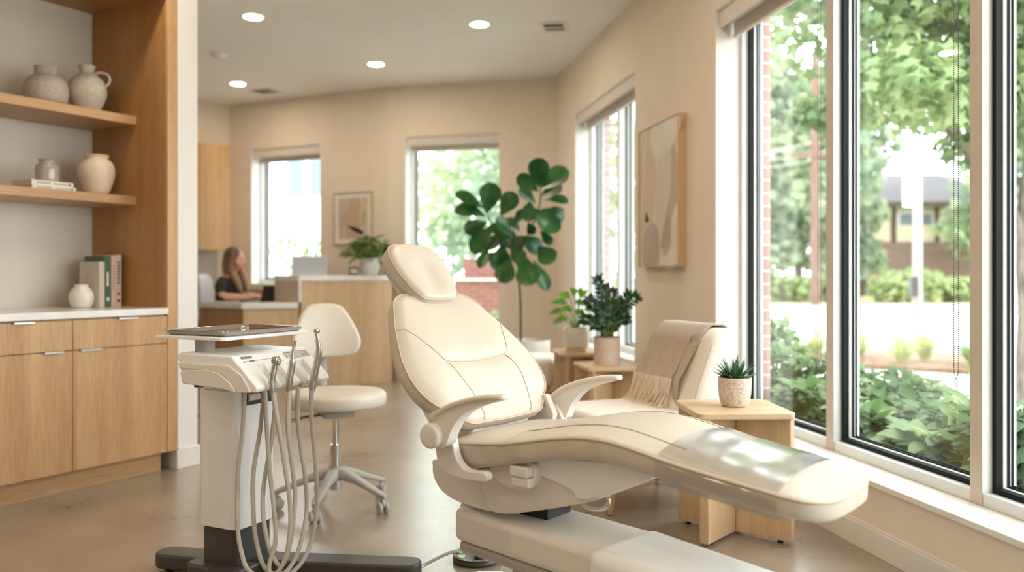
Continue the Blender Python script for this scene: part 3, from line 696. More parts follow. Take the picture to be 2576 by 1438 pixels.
mb = MB(); mb.rings(rs, False); o = build(mb, 'protective_sleeve', sleeve_mat, sharp=80); recenter(o, CH @ Vector((0.93, 0, 0.5)))
tag(o, 'clear glossy plastic sleeve wrapped over the foot end of the dental chair', 'plastic cover')

# backrest: plane leaning back from the seat
bO = CH @ Vector((0.06, 0, 0.62)); bA = Vector((-0.36, 0, 0.40)).normalized(); bN = Vector((bA.z, 0, -bA.x))
rot3 = CH.to_3x3(); bA = rot3 @ bA; bN = rot3 @ bN; bV = rot3 @ Vector((0, 1, 0))
def bk(a, b, c): return bO+bA*b+bV*a+bN*c        # a across, b up the back, c towards the front
half = [(0.10, -0.008), (0.18, -0.004), (0.222, 0.025), (0.255, 0.055), (0.288, 0.082), (0.318, 0.125), (0.331, 0.185), (0.322, 0.26), (0.298, 0.33), (0.268, 0.40), (0.236, 0.46), (0.205, 0.512), (0.165, 0.541), (0.10, 0.552)]
outl = half+[(0, 0.554)]+[(-a, b) for a, b in half[::-1]]+[(0, -0.010)]
def bdisp(a, b):
    lum = -0.016*math.exp(-(a/0.13)**2)*(1 if b > 0 else 1)
    seamv = -0.010*math.exp(-((b-0.235-0.0*abs(a))/0.018)**2)*(1 if abs(a) < 0.16 else 0)
    bol = 0.008*math.exp(-((abs(a)-0.24)/0.06)**2)*math.exp(-((b-0.15)/0.2)**2)
    wr = 0.0022*math.sin(a*55+b*9)*math.exp(-((b-0.13)/0.08)**2)*math.exp(-(a/0.13)**2)
    return lum+seamv+bol+wr
mb = MB(); pl = pillow(mb, outl, bk, 0.055, 0.042, 4, 0.012, bdisp, 0.6); bkr = build(mb, 'backrest', M['leather'], chair, sharp=80)
mb = MB(); mb.tube([p+bN*0.003 for p in pl], 0.0034, 6, closed=True); build(mb, 'piping', M['piping'], bkr)
# seams that follow the cushion surface: evaluate the height with the same profile
from mathutils.bvhtree import BVHTree
def snap(o, pts, n, off=0.0006, par=chair):
    W = WM[o.name]; iv = W.inverted(); bv = BVHTree.FromPolygons([v.co for v in o.data.vertices], [p.vertices[:] for p in o.data.polygons]); out = []
    nl_ = iv.to_3x3() @ n
    for p in pts:
        q = iv @ (p+n*0.3); h = bv.ray_cast(q, -nl_)
        if h[0] is not None: out.append(W @ (h[0]+nl_*off))
    return out
def bseam(pts, r=0.0013):
    P = cr([(a, b, 0) for a, b in pts], 8); return snap(bkr, [bk(p.x, p.y, 0) for p in P], bN), r
mb = MB()
for pts in ([(-0.285, 0.395), (-0.255, 0.385), (-0.225, 0.345), (-0.19, 0.28), (-0.165, 0.242), (-0.10, 0.230), (0, 0.226), (0.10, 0.230), (0.165, 0.242), (0.19, 0.28), (0.225, 0.345), (0.255, 0.385), (0.285, 0.395)],
            [(-0.155, 0.232), (-0.14, 0.17), (-0.122, 0.09), (-0.12, 0.02), (-0.125, 0.0)], [(0.155, 0.232), (0.17, 0.15), (0.15, 0.07), (0.125, 0.0)]):
    P, r_ = bseam(pts); mb.tube(P, r_, 5)
build(mb, 'seam', M['seam'], bkr)
# shell behind the backrest
half2 = [(a*0.90, 0.02+b*0.93) for a, b in half]
outl2 = half2+[(0, 0.535)]+[(-a, b) for a, b in half2[::-1]]+[(0, 0.012)]
mb = MB(); o2 = cr([(a, b, 0) for a, b in outl2], 3, True); rsx = []
for k, h in ((0.3, -0.094), (0.8, -0.088), (0.95, -0.075), (1.0, -0.058), (0.99, -0.048)): rsx.append([bk(p.x*k, 0.27+(p.y-0.27)*k, h) for p in o2])
mb.rings(rsx, True); build(mb, 'back_shell', M['shell'], chair, sharp=60)
# link between back and seat: flat tongue and two side brackets
mb = MB(CH); mb.prism([(-0.075, 0.66), (-0.035, 0.70), (0.045, 0.615), (0.03, 0.555), (-0.02, 0.54), (-0.09, 0.56)], -0.15, 0.15, lambda a, b, c: (a, c, b)); build(mb, 'back_hinge_plate', M['shell'], chair, bevel=0.008)
# headrest
def hd(a, b, c): return bO+bA*b+bV*a+bN*(c+0.03)
hh = [(0.05, 0.497), (0.082, 0.503), (0.103, 0.530), (0.120, 0.575), (0.130, 0.630), (0.130, 0.680), (0.122, 0.722), (0.100, 0.752), (0.06, 0.764)]
ho = hh+[(0, 0.766)]+[(-a, b) for a, b in hh[::-1]]+[(0, 0.495)]
mb = MB(); pl = pillow(mb, ho, hd, 0.05, 0.030, 4, 0.012, lambda a, b: -0.018*math.exp(-(a/0.05)**2)*math.exp(-((b-0.60)/0.08)**2), 0.6); hr = build(mb, 'headrest', M['leather'], chair, sharp=80)
mb = MB(); mb.tube([p+bN*0.003 for p in pl], 0.0032, 6, closed=True); build(mb, 'piping', M['piping'], hr)
mb = MB(); o2 = cr([(a*0.78, 0.63+(b-0.63)*0.78, 0) for a, b in ho], 3, True); mb.rings([[hd(p.x*k, 0.63+(p.y-0.63)*k, h) for p in o2] for k, h in ((0.6, -0.085), (0.95, -0.078), (1, -0.064), (1, -0.046))], True); build(mb, 'headrest_shell', M['shell'], chair, sharp=60)
mb = MB()
mb.prism([(-0.028, 0.44), (0.028, 0.44), (0.028, 0.60), (-0.028, 0.60)], -0.062, -0.050, lambda a, b, c: bk(a, b, c)); mb.tube([bk(-0.05, 0.60, -0.05), bk(0.05, 0.60, -0.05)], 0.014, 14)
build(mb, 'headrest_bracket', M['steel'], chair, bevel=0.002)
# armrests
def armrest(sv):
    v = sv*0.315
    padc = [(0.020, 0.640), (0.030, 0.662), (0.085, 0.698), (0.160, 0.726), (0.245, 0.745), (0.318, 0.7515)]
    top = cr([(a, 0, b) for a, b in padc], 6); N_ = len(top); rs_ = []
    for i, p in enumerate(top):
        t = i/(N_-1); hw_ = 0.030+0.006*t; hw_ *= min(1, 0.35+((1-t)*14)**0.5*0.35, 0.45+(t*18)**0.5*0.3); th_ = 0.018+0.004*(1-t)
        d = (top[min(i+1, N_-1)]-top[max(i-1, 0)]).normalized(); up = Vector((-d.z, 0, d.x))
        ring_ = []
        for k in range(18):
            a = 2*PI*k/18; cx_, cy_ = math.cos(a), math.sin(a); ex = 0.6
            yy = hw_*math.copysign(abs(cx_)**ex, cx_); zz = th_*0.5*math.copysign(abs(cy_)**0.8, cy_)-th_*0.5
            q = Vector((p.x, v+yy, p.z))+up*zz; ring_.append(CH @ q)
        rs_.append(ring_)
    # support blade below the pad
    bl = [(0.020, 0.640), (0.060, 0.672), (0.12, 0.700), (0.20, 0.722), (0.295, 0.734), (0.285, 0.726), (0.225, 0.708), (0.17, 0.682), (0.135, 0.650), (0.112, 0.615), (0.092, 0.575), (0.050, 0.565), (0.030, 0.60)]
    P = [(p.x, p.y) for p in cr([(a, b, 0) for a, b in bl], 4, True)]
    mb = MB(CH); mb.prism(P, v-0.022, v+0.022, lambda a, b, c: (a, c, b)); ar = build(mb, 'armrest', M['shell'], chair, bevel=0.005, seg=3)
    mb = MB(); mb.rings(rs_, True); build(mb, 'arm_pad', M['padtan'], ar, sharp=70)
    mb = MB(CH); vo = v+sv*0.022
    e = sv
    mb.lathe([(0.036, vo-e*0.045), (0.040, vo-e*0.02), (0.040, vo+e*0.016), (0.037, vo+e*0.022), (0.030, vo+e*0.024), (0.002, vo+e*0.024)], (0.042, 0, 0.602), 32, 'y'); build(mb, 'pivot_cap', M['shell'], chair, sharp=50)
    # J shaped bracket down to the seat body
    jb = [(0.010, 0.600), (0.020, 0.545), (0.032, 0.505), (0.062, 0.482), (0.115, 0.474), (0.225, 0.478), (0.225, 0.505), (0.160, 0.502), (0.125, 0.515), (0.103, 0.545), (0.085, 0.600), (0.05, 0.625)]
    P = [(p.x, p.y) for p in cr([(a, b, 0) for a, b in jb], 4, True)]
    mb = MB(CH); w0 = sv*0.275; w1 = sv*0.305; mb.prism(P, min(w0, w1), max(w0, w1), lambda a, b, c: (a, c, b)); build(mb, 'side_bracket', M['shell'], chair, bevel=0.004, seg=3)
    # strut from the pivot up to the back shell
    mb = MB(CH); mb.prism([(-0.085, 0.70), (-0.062, 0.722), (0.005, 0.655), (0.055, 0.63), (0.045, 0.59), (0.0, 0.60), (-0.04, 0.64)], min(sv*0.262, sv*0.288), max(sv*0.262, sv*0.288), lambda a, b, c: (a, c, b)); build(mb, 'back_strut', M['shell'], chair, bevel=0.004)
armrest(-1); armrest(1)
mb = MB(CH); mb.prism([(-0.03, 0.60), (0.0, 0.665), (0.05, 0.668), (0.085, 0.60), (0.08, 0.57), (0.0, 0.56)], 0.235, 0.262, lambda a, b, c: (a, c, b)); hp = build(mb, 'hinge_cover', M['shell'], chair, bevel=0.004)
mb = MB(CH); mb.lathe([(0.006, 0.232), (0.006, 0.2345)], (0.045, 0, 0.628), 14, 'y'); build(mb, 'screw_cap', M['greyplastic'], hp)
# underseat body
def prof_body(pts, name, mtl, w, tap=0.0, bev=0.02, n=5, seg=4):
    P = [(p.x, p.y) for p in cr([(a, b, 0) for a, b in pts], n, True)]
    mb = MB(CH); mb.prism(P, -w, w, lambda a, b, c: (a, c, b)); return build(mb, name, mtl, chair, bevel=bev, seg=seg)
rear = [(-0.100, 0.482), (-0.112, 0.455), (-0.108, 0.425), (-0.08, 0.388), (-0.035, 0.366), (0.03, 0.354), (0.10, 0.350), (0.145, 0.352), (0.120, 0.40), (0.10, 0.44), (0.10, 0.475), (0.04, 0.488)]
prof_body(rear, 'rear_cover', M['shell'], 0.185, bev=0.022)
main = [(0.102, 0.476), (0.103, 0.44), (0.124, 0.40), (0.150, 0.356), (0.22, 0.357), (0.33, 0.385), (0.45, 0.420), (0.565, 0.462), (0.540, 0.492), (0.47, 0.512), (0.40, 0.522), (0.30, 0.520), (0.20, 0.500)]
prof_body(main, 'seat_body', M['shell'], 0.195, bev=0.022)
fr_ = [(0.30, 0.528), (0.36, 0.500), (0.47, 0.475), (0.50, 0.452), (0.60, 0.480), (0.66, 0.505), (0.74, 0.548), (0.70, 0.563), (0.60, 0.570), (0.50, 0.564), (0.40, 0.552)]
prof_body(fr_, 'leg_rest_underside', M['shellw'], 0.205, bev=0.018)
mb = MB(CH); P = [(p.x, p.y) for p in cr([(0.19, 0.535, 0), (0.19, 0.485, 0), (0.215, 0.462, 0), (0.26, 0.452, 0), (0.34, 0.462, 0), (0.352, 0.535, 0)], 4, True)]
mb.prism(P, -0.232, -0.19, lambda a, b, c: (a, c, b)); build(mb, 'side_housing', M['shell'], chair, bevel=0.006)
mb = MB(CH); mb.box(0.285, 0.352, -0.262, -0.228, 0.4975, 0.53); mb.box(0.288, 0.356, -0.258, -0.226, 0.468, 0.4965); build(mb, 'latch', M['shell'], chair, bevel=0.006, seg=3)
mb = MB(CH); mb.tube([(p.x, p.y, p.z) for p in cr([(0.44, -0.12, 0.425), (0.475, -0.12, 0.404), (0.53, -0.12, 0.412), (0.548, -0.12, 0.438), (0.535, -0.12, 0.462)], 5)], 0.007, 8, flat=1.0); build(mb, 'release_handle', M['chrome'], chair)
mb = MB(CH); P = [(0.06, 0.362), (0.24, 0.366), (0.20, 0.335), (0.15, 0.322), (0.09, 0.326)]; mb.prism(P, -0.12, 0.12, lambda a, b, c: (a, c, b)); build(mb, 'pivot_housing', M['shell'], chair, bevel=0.008)
mb = MB(CH); mb.box(0.17, 0.30, -0.09, 0.04, 0.315, 0.375); build(mb, 'lift_arm', M['black'], chair, bevel=0.004)
# base: long cover running towards the foot end, its own slightly different heading
bw = Vector((0.69, -0.72, 0)).normalized(); bs = Vector((0.72, 0.69, 0)).normalized(); BF = frame_m(Vector((0, 2.85, 0)), bw, bs)
def rbox(name, w0, w1, s0, s1, z0, z1, mtl, bev=0.03, slope=0.0, seg=5, par=chair):
    mb = MB(BF); mb.prism([(w0, z0), (w1, z0), (w1, z1+slope*(w1-w0)), (w0, z1)], s0, s1, lambda a, b, c: (a, c, b)); return build(mb, name, mtl, par, bevel=bev, seg=seg)
rbox('base_cover', -0.125, 0.50, -0.152, 0.135, 0.222, 0.332, M['shell'], 0.024, -0.01)
rbox('base_rear_cap', -0.145, -0.06, -0.115, 0.10, 0.240, 0.342, M['shell'], 0.022)
rbox('base_skirt', -0.108, 0.60, -0.138, 0.118, 0.05, 0.222, M['shell'], 0.012) if 0 else rbox('base_skirt', -0.112, 0.60, -0.140, 0.12, 0.185, 0.2225, M['greyplastic'], 0.014)
rbox('base_front_cover', 0.482, 1.02, -0.185, 0.118, 0.06, 0.345, M['shellw'], 0.04, -0.06, 6)
rbox('base_column', 0.10, 0.60, -0.10, 0.09, 0.03, 0.19, M['greyplastic'], 0.01)
mb = MB(BF); P = [(-0.30, -0.10), (-0.28, 0.10), (-0.22, 0.16), (0.9, 0.19), (1.05, 0.12), (1.05, -0.16), (0.9, -0.24), (-0.2, -0.22)]
mb.prism(P, 0.0, 0.022); build(mb, 'base_plate', M['shellw'], chair, bevel=0.006)
# foot control on the floor
FC = Vector((-0.135, 3.30, 0))
th = thing('foot_control', 'round steel foot control disc on the floor behind the dental chair base', 'foot pedal', FC)
mb = MB(); mb.lathe([(0.088, 0.0), (0.094, 0.006), (0.094, 0.014), (0.088, 0.020), (0.06, 0.022), (0.002, 0.022)], FC, 40); build(mb, 'disc', M['dark'], th, sharp=50)
mb = MB(); mb.lathe([(0.089, 0.0205), (0.093, 0.026), (0.088, 0.031), (0.078, 0.0285), (0.05, 0.027), (0.002, 0.027)], FC, 40); build(mb, 'chrome_ring', M['chrome'], th, sharp=50)
mb = MB(); mb.lathe([(0.020, 0.027), (0.020, 0.05), (0.016, 0.058), (0.002, 0.058)], FC+Vector((0.01, 0, 0)), 20); build(mb, 'plug', M['black'], th)
mb = MB(frame_m(FC, (1, 0.2, 0), (-0.2, 1, 0))); mb.prism([(-0.05, 0.03), (-0.03, 0.055), (0.03, 0.058), (0.04, 0.03)], 0.02, 0.075, lambda a, b, c: (a, c, b)); build(mb, 'pedal', M['shellw'], th, bevel=0.006)
mb = MB(); P = cr([FC+Vector((-0.0, -0.02, 0.045)), FC+Vector((-0.09, -0.06, 0.052)), FC+Vector((-0.20, -0.13, 0.02)), FC+Vector((-0.245, -0.22, 0.008)), FC+Vector((-0.22, -0.35, 0.006)), FC+Vector((-0.10, -0.52, 0.006))], 8); mb.tube(P, 0.0065, 8); build(mb, 'cable', M['greycer'], th)
# ------------------------------------------------------------------ delivery cart
a_ = R(64); e1 = Vector((math.cos(a_), math.sin(a_), 0)); e2 = Vector((-math.sin(a_), math.cos(a_), 0)); KO = Vector((-0.981, 2.9, 0))
KF = frame_m(KO, e1, e2)
cart = thing('dental_delivery_cart', 'white dental delivery cart on a dark base with hanging hoses, left of the treatment chair', 'dental cart', KO+e1*0.2+e2*0.1, a_)
# console body: side profile in (e2,z), extruded along e1, with notches at the lip
prof = [(0.211, 0.800), (0.211, 0.822), (0.200, 0.830), (-0.040, 0.826), (-0.146, 0.734), (-0.150, 0.722), (-0.142, 0.711), (-0.060, 0.707), (-0.03, 0.730), (0.02, 0.770), (0.07, 0.788), (0.204, 0.790)]
yz = lambda a, b, c: (c, a, b)
slots = [0.098, 0.168, 0.240, 0.306]; sw = 0.017
mb = MB(KF)
up = [(0.212, 0.800), (0.212, 0.822), (0.200, 0.831), (-0.038, 0.827), (-0.074, 0.795), (-0.074, 0.722), (0.18, 0.722), (0.198, 0.770), (0.198, 0.797)]
mb.prism(up, 0.0, 0.385, yz)
cons = build(mb, 'console', M['shellw'], cart, bevel=0.007, seg=3)
mb = MB(KF); edges = [0.0]+[v for s in slots for v in (s-sw, s+sw)]+[0.385]
for i in range(0, len(edges), 2):
    mb.prism([(-0.070, 0.7985), (-0.145, 0.731), (-0.150, 0.722), (-0.143, 0.710), (-0.070, 0.708)], edges[i], edges[i+1], yz)
build(mb, 'holder_lugs', M['shellw'], cart, bevel=0.005, seg=3)
mb = MB(KF); mb.prism([(0.197, 0.775), (0.205, 0.795), (-0.03, 0.795), (-0.088, 0.765), (-0.12, 0.722), (-0.125, 0.709), (-0.065, 0.7075), (-0.045, 0.735), (0.0, 0.765), (0.06, 0.777)], -0.006, 0.002, yz)
mb.prism([(0.190, 0.765), (0.178, 0.724), (0.0, 0.716), (-0.06, 0.706), (-0.06, 0.718), (-0.035, 0.742), (0.01, 0.768), (0.07, 0.779)], -0.010, 0.002, yz)
build(mb, 'side_moulding', M['shell'], cart, bevel=0.003)
# control label and keypad on the sloping face
sl = Vector((0, -0.103, -0.095)).normalized(); sn = Vector((0, -sl.z, sl.y)); sn = sn if sn.z > 0 else -sn
sn = Vector((0, -0.095, 0.103)).normalized()
SF = KF @ frame_m(Vector((0, -0.040, 0.8265)), (1, 0, 0), sl, sn)
mb = MB(SF); mb.box(0.245, 0.372, 0.008, 0.040, 0.001, 0.0025); kp = build(mb, 'keypad', M['panelgrey'], cart, bevel=0.0005)
mb = MB(SF)
for i in range(3):
    for j in range(4): mb.box(0.330+i*0.012, 0.336+i*0.012, 0.012+j*0.007, 0.015+j*0.007, 0.0025, 0.003)
mb.box(0.255, 0.285, 0.013, 0.016, 0.0025, 0.003); mb.box(0.262, 0.29, 0.028, 0.031, 0.0025, 0.003)
build(mb, 'key_print', M['print'], kp)
mb = MB(SF); mb.box(0.035, 0.041, 0.010, 0.016, 0.001, 0.002); mb.box(0.030, 0.031, 0.008, 0.018, 0.001, 0.002); mb.box(0.030, 0.083, 0.008, 0.009, 0.001, 0.002); mb.box(0.030, 0.083, 0.0175, 0.0185, 0.001, 0.002); mb.box(0.0825, 0.083, 0.008, 0.0185, 0.001, 0.002)
for i in range(6): mb.box(0.045+i*0.006, 0.049+i*0.006, 0.011, 0.0155, 0.001, 0.002)
mb.box(0.030, 0.20, 0.0305, 0.0311, 0.001, 0.002); mb.box(0.030, 0.036, 0.029, 0.034, 0.001, 0.0022); mb.box(0.062, 0.082, 0.0285, 0.033, 0.001, 0.0022)
build(mb, 'maker_label_print', M['print'], cart)
mb = MB(KF); mb.lathe([(0.034, 0.828), (0.034, 0.8755)], (0.085, 0.17, 0), 28); build(mb, 'shelf_post', M['greyplastic'], cart, sharp=50)
mb = MB(KF); o_ = [(0.012, 0), (0.44, 0), (0.452, 0.012), (0.452, 0.318), (0.44, 0.33), (0.012, 0.33), (0, 0.318), (0, 0.012)]; mb.prism(o_, 0.876, 0.887); build(mb, 'tray_shelf', M['shellw'], cart, bevel=0.002)
# column
def rrect(x0, x1, y0, y1, r, n=6):
    out = []
    for cx_, cy_, a0 in ((x1-r, y1-r, 0), (x0+r, y1-r, 90), (x0+r, y0+r, 180), (x1-r, y0+r, 270)):
        for k in range(n+1): a = R(a0+90*k/n); out.append((cx_+r*math.cos(a), cy_+r*math.sin(a)))
    return out
mb = MB(KF); mb.prism(rrect(0.10, 0.305, 0.035, 0.225, 0.03), 0.20, 0.690); build(mb, 'column_sleeve', M['shellw'], cart, sharp=50, bevel=0.002)
mb = MB(KF); mb.prism(rrect(0.110, 0.295, 0.045, 0.215, 0.026), 0.04, 0.1995); build(mb, 'column_foot', M['dark'], cart, sharp=50)
mb = MB(KF); mb.prism(rrect(0.105, 0.24, 0.055, 0.215, 0.03), 0.6905, 0.721); build(mb, 'neck', M['shellw'], cart, sharp=50, bevel=0.002)
mb = MB(KF); mb.box(0.125, 0.275, 0.0315, 0.036, 0.635, 0.688); mb.box(0.125, 0.31, 0.0, 0.0395, 0.693, 0.706); op = build(mb, 'cable_opening', M['black'], cart, bevel=0.002)
mb = MB(KF); mb.tube([(0.150, 0.030, 0.664), (0.195, 0.022, 0.666)], 0.014, 16); build(mb, 'cable_bushing', M['padtan'], op)
mb = MB(KF)
for x_, y_ in ((0.075, 0.20), (0.085, 0.12), (0.09, 0.085)): mb.box(x_-0.006, x_+0.006, y_-0.006, y_+0.006, 0.70, 0.7225)
build(mb, 'mounting_bolt', M['black'], cart, bevel=0.001)
# feet
def beam(name, pa, pb, w, h, z0):
    pa, pb = Vector(pa), Vector(pb); t = (pb-pa); L_ = t.length; t.normalize(); n = Vector((-t.y, t.x, 0)); mb = MB(frame_m(pa, t, n))
    P = [(0, -w/2), (L_-w/2*0.8, -w/2)]+[(L_-w/2*0.8+math.cos(R(q))*w/2*0.8, math.sin(R(q))*w/2) for q in range(-80, 81, 20)]+[(L_-w/2*0.8, w/2), (0, w/2)]
    mb.prism(P, z0, z0+h); return build(mb, name, M['dark'], cart, bevel=0.010, seg=3)
cc = KO+e1*0.195+e2*0.13
mb = MB(frame_m(cc, e1, e2)); mb.prism(rrect(-0.13, 0.13, -0.12, 0.13, 0.04), 0.012, 0.068); build(mb, 'base_hub', M['dark'], cart, bevel=0.010, seg=3)
beam('base_foot', cc+Vector((0.08, 0.0, 0)), (-0.325, 3.06, 0), 0.11, 0.062, 0.014)
beam('base_foot', cc+Vector((-0.02, -0.05, 0)), (-0.98, 2.62, 0), 0.11, 0.055, 0.014)
beam('base_foot', cc+Vector((-0.05, 0.02, 0)), (-1.33, 3.22, 0), 0.11, 0.055, 0.014)
for p in ((-0.36, 3.06), (-0.975, 2.67), (-1.28, 3.2)):
    mb = MB(); mb.lathe([(0.018, 0), (0.018, 0.016)], (p[0], p[1], 0), 16); build(mb, 'floor_glide', M['black'], cart)
# hoses
H = [[(-0.922,2.950,0.705),(-0.930,2.950,0.568),(-0.944,2.950,0.444),(-0.948,2.950,0.348),(-0.941,2.93,0.238),(-0.923,2.91,0.166),(-0.882,2.87,0.107),(-0.793,2.860,0.084),(-0.739,2.93,0.095),(-0.707,2.99,0.154),(-0.694,3.030,0.250),(-0.694,3.040,0.353),(-0.704,3.040,0.481),(-0.714,3.040,0.594),(-0.715,3.048,0.700)],
[(-0.855,2.950,0.705),(-0.869,2.950,0.568),(-0.886,2.930,0.430),(-0.885,2.92,0.321),(-0.869,2.90,0.207),(-0.831,2.87,0.12),(-0.777,2.860,0.10),(-0.750,2.90,0.115),(-0.730,2.95,0.174),(-0.721,3.000,0.276),(-0.726,3.000,0.391),(-0.741,3.000,0.489),(-0.753,3.000,0.600),(-0.751,3.000,0.708)],
[(-0.815,2.960,0.705),(-0.826,2.940,0.542),(-0.845,2.92,0.405),(-0.846,2.90,0.323),(-0.831,2.88,0.238),(-0.807,2.87,0.162),(-0.772,2.860,0.128),(-0.749,2.87,0.185),(-0.736,2.88,0.280),(-0.736,2.900,0.361),(-0.746,2.900,0.455),(-0.761,2.905,0.577),(-0.767,2.945,0.704)],
[(-0.847,2.930,0.705),(-0.840,2.930,0.566),(-0.821,2.900,0.428),(-0.801,2.88,0.304),(-0.794,2.87,0.208),(-0.810,2.85,0.131),(-0.795,2.840,0.098),(-0.758,2.85,0.152),(-0.743,2.86,0.245),(-0.746,2.870,0.339),(-0.761,2.870,0.446),(-0.782,2.870,0.580),(-0.803,2.872,0.706)]]
for h in H:
    mb = MB(); P = cr(h, 7); n = len(P); mb.tube(P, [0.0075]*(n-8)+[0.0085]*8, 10); build(mb, 'hose', M['hose'], cart)
# instruments in the holders
def hand(label, P, rad, head=None, mtl='steel'):
    P = [Vector(p) for p in P]; th = thing('dental_handpiece', label, 'dental instrument', P[0], 0, 'dental instruments in the cart holders')
    C = cr(P, 8); n = len(C); rr = [lerp_tab([(t_, r_) for t_, r_ in rad], i/(n-1))[0] for i in range(n)]
    mb = MB(); mb.tube(C, rr, 14); build(mb, 'body', M[mtl], th, sharp=50)
    mb = MB()
    for f in (0.30, 0.36, 0.62):
        i = int(f*(n-1)); mb.tube([C[i], C[i]+(C[i+1]-C[i]).normalized()*0.003], rr[i]+0.0008, 14)
    build(mb, 'knurled_ring', M['greyplastic'], th)
    if head:
        c, r_, ax, l = head; c = Vector(c); ax = Vector(ax).normalized(); mb = MB()
        mb.tube([c-ax*l, c-ax*l*0.8, c+ax*l*0.8, c+ax*l], [r_*0.7, r_, r_, r_*0.7], 18); hd_ = build(mb, 'turbine_head', M['polished'], th, sharp=50)
        mb = MB(); mb.tube([c+ax*l, c+ax*(l+0.012)], 0.0012, 6); build(mb, 'bur', M['steel'], hd_)
    return th
hand('short steel handpiece with a round head in the nearest holder slot', [(-0.803,2.872,0.700),(-0.806,2.870,0.742),(-0.801,2.870,0.776),(-0.796,2.870,0.800)], [(0, 0.008), (0.2, 0.011), (0.6, 0.0115), (1, 0.010)], ((-0.792, 2.87, 0.812), 0.0155, (1, -0.25, 0.1), 0.012))
hand('slim steel syringe with a ribbed nozzle in the second holder slot', [(-0.769,2.945,0.700),(-0.766,2.940,0.740),(-0.756,2.940,0.795),(-0.752,2.940,0.843),(-0.745,2.940,0.877)], [(0, 0.009), (0.25, 0.0125), (0.55, 0.0115), (0.6, 0.007), (0.9, 0.0045), (0.96, 0.006), (1, 0.005)])
hand('tall bent steel handpiece standing in the farthest holder slot', [(-0.719,3.052,0.664),(-0.712,3.050,0.699),(-0.704,3.050,0.748),(-0.689,3.050,0.826),(-0.692,3.050,0.865),(-0.697,3.050,0.893)], [(0, 0.006), (0.12, 0.009), (0.2, 0.013), (0.5, 0.0125), (0.7, 0.0105), (0.9, 0.0065), (1, 0.006)], ((-0.697, 3.05, 0.901), 0.0095, (0.6, -1, 0.1), 0.009))
# instrument tray
tray = thing('instrument_tray', 'shiny empty steel instrument tray lying on top of the delivery cart', 'tray', KO+e1*0.25+e2*0.17+Vector((0, 0, 0.8875)), a_)
def rr3(x0, x1, y0, y1, r, z): return [(a, b, z) for a, b in rrect(x0, x1, y0, y1, r)]
TF = KF; X0, X1, Y0, Y1 = 0.035, 0.455, 0.022, 0.325
mb = MB(TF); rs_ = [rr3(X0+0.03, X1-0.03, Y0+0.03, Y1-0.03, 0.01, 0.8890), rr3(X0+0.016, X1-0.016, Y0+0.016, Y1-0.016, 0.012, 0.8892), rr3(X0+0.010, X1-0.010, Y0+0.010, Y1-0.010, 0.016, 0.8925), rr3(X0+0.006, X1-0.006, Y0+0.006, Y1-0.006, 0.018, 0.9030), rr3(X0-0.001, X1+0.001, Y0-0.001, Y1+0.001, 0.02, 0.9048), rr3(X0-0.003, X1+0.003, Y0-0.003, Y1+0.003, 0.022, 0.9036),
                rr3(X0-0.001, X1+0.001, Y0-0.001, Y1+0.001, 0.02, 0.9036), rr3(X0+0.005, X1-0.005, Y0+0.005, Y1-0.005, 0.018, 0.9022), rr3(X0+0.009, X1-0.009, Y0+0.009, Y1-0.009, 0.016, 0.8918), rr3(X0+0.016, X1-0.016, Y0+0.016, Y1-0.016, 0.012, 0.8878), rr3(X0+0.03, X1-0.03, Y0+0.03, Y1-0.03, 0.01, 0.8876)]
mb.rings(rs_, True); build(mb, 'tray_body', M['polished'], tray, sharp=60)
mb = MB(TF)
for x_ in (X0+0.03, X1-0.03):
    mb.tube([(x_-0.01, Y1-0.012, 0.8905), (x_-0.01, Y1-0.014, 0.896), (x_+0.01, Y1-0.014, 0.896), (x_+0.01, Y1-0.012, 0.8905)], 0.0018, 6)
build(mb, 'corner_clip', M['polished'], tray)

# ------------------------------------------------------------------ operator stool
S = Vector((-0.84, 4.07, 0)); fs = Vector((0.42, -0.91, 0)).normalized(); rsd = Vector((-fs.y, fs.x, 0)); frs = frame_m(S, fs, rsd)   # fs = facing, rsd = sideways
stool = thing('operator_stool', 'cream swivel stool with low backrest on five chrome-grey castor legs behind the cart', 'stool', S, math.atan2(fs.y, fs.x))
mb = MB(); o_ = [(0.235*math.cos(R(q)), 0.225*math.sin(R(q))*(1.0)) for q in range(0, 360, 24)]
sF = lambda a, b, c: frs @ Vector((b+0.02, a, 0.535+c))
pillow(mb, o_, sF, 0.055, 0.030, 3, 0.012, lambda a, b: -0.008*math.exp(-(a/0.12)**2-(b/0.12)**2), 0.7); build(mb, 'seat', M['leather2'], stool, sharp=80)
mb = MB(); mb.lathe([(0.002, 0.462), (0.12, 0.462), (0.17, 0.474), (0.18, 0.482), (0.002, 0.483)], S, 32); build(mb, 'seat_pan', M['greyplastic'], stool, sharp=50)
mb = MB(frs); mb.box(-0.14, 0.09, -0.075, 0.075, 0.432, 0.463); build(mb, 'mechanism', M['greyplastic'], stool, bevel=0.008)
for y_ in (-0.055, -0.02):
    mb = MB(); mb.tube([S+Vector((-0.05, y_, 0.442)), S+Vector((-0.13, y_-0.03, 0.434)), S+Vector((-0.20, y_-0.06, 0.418))], [0.005, 0.006, 0.008], 8); build(mb, 'lever', M['steel'], stool)
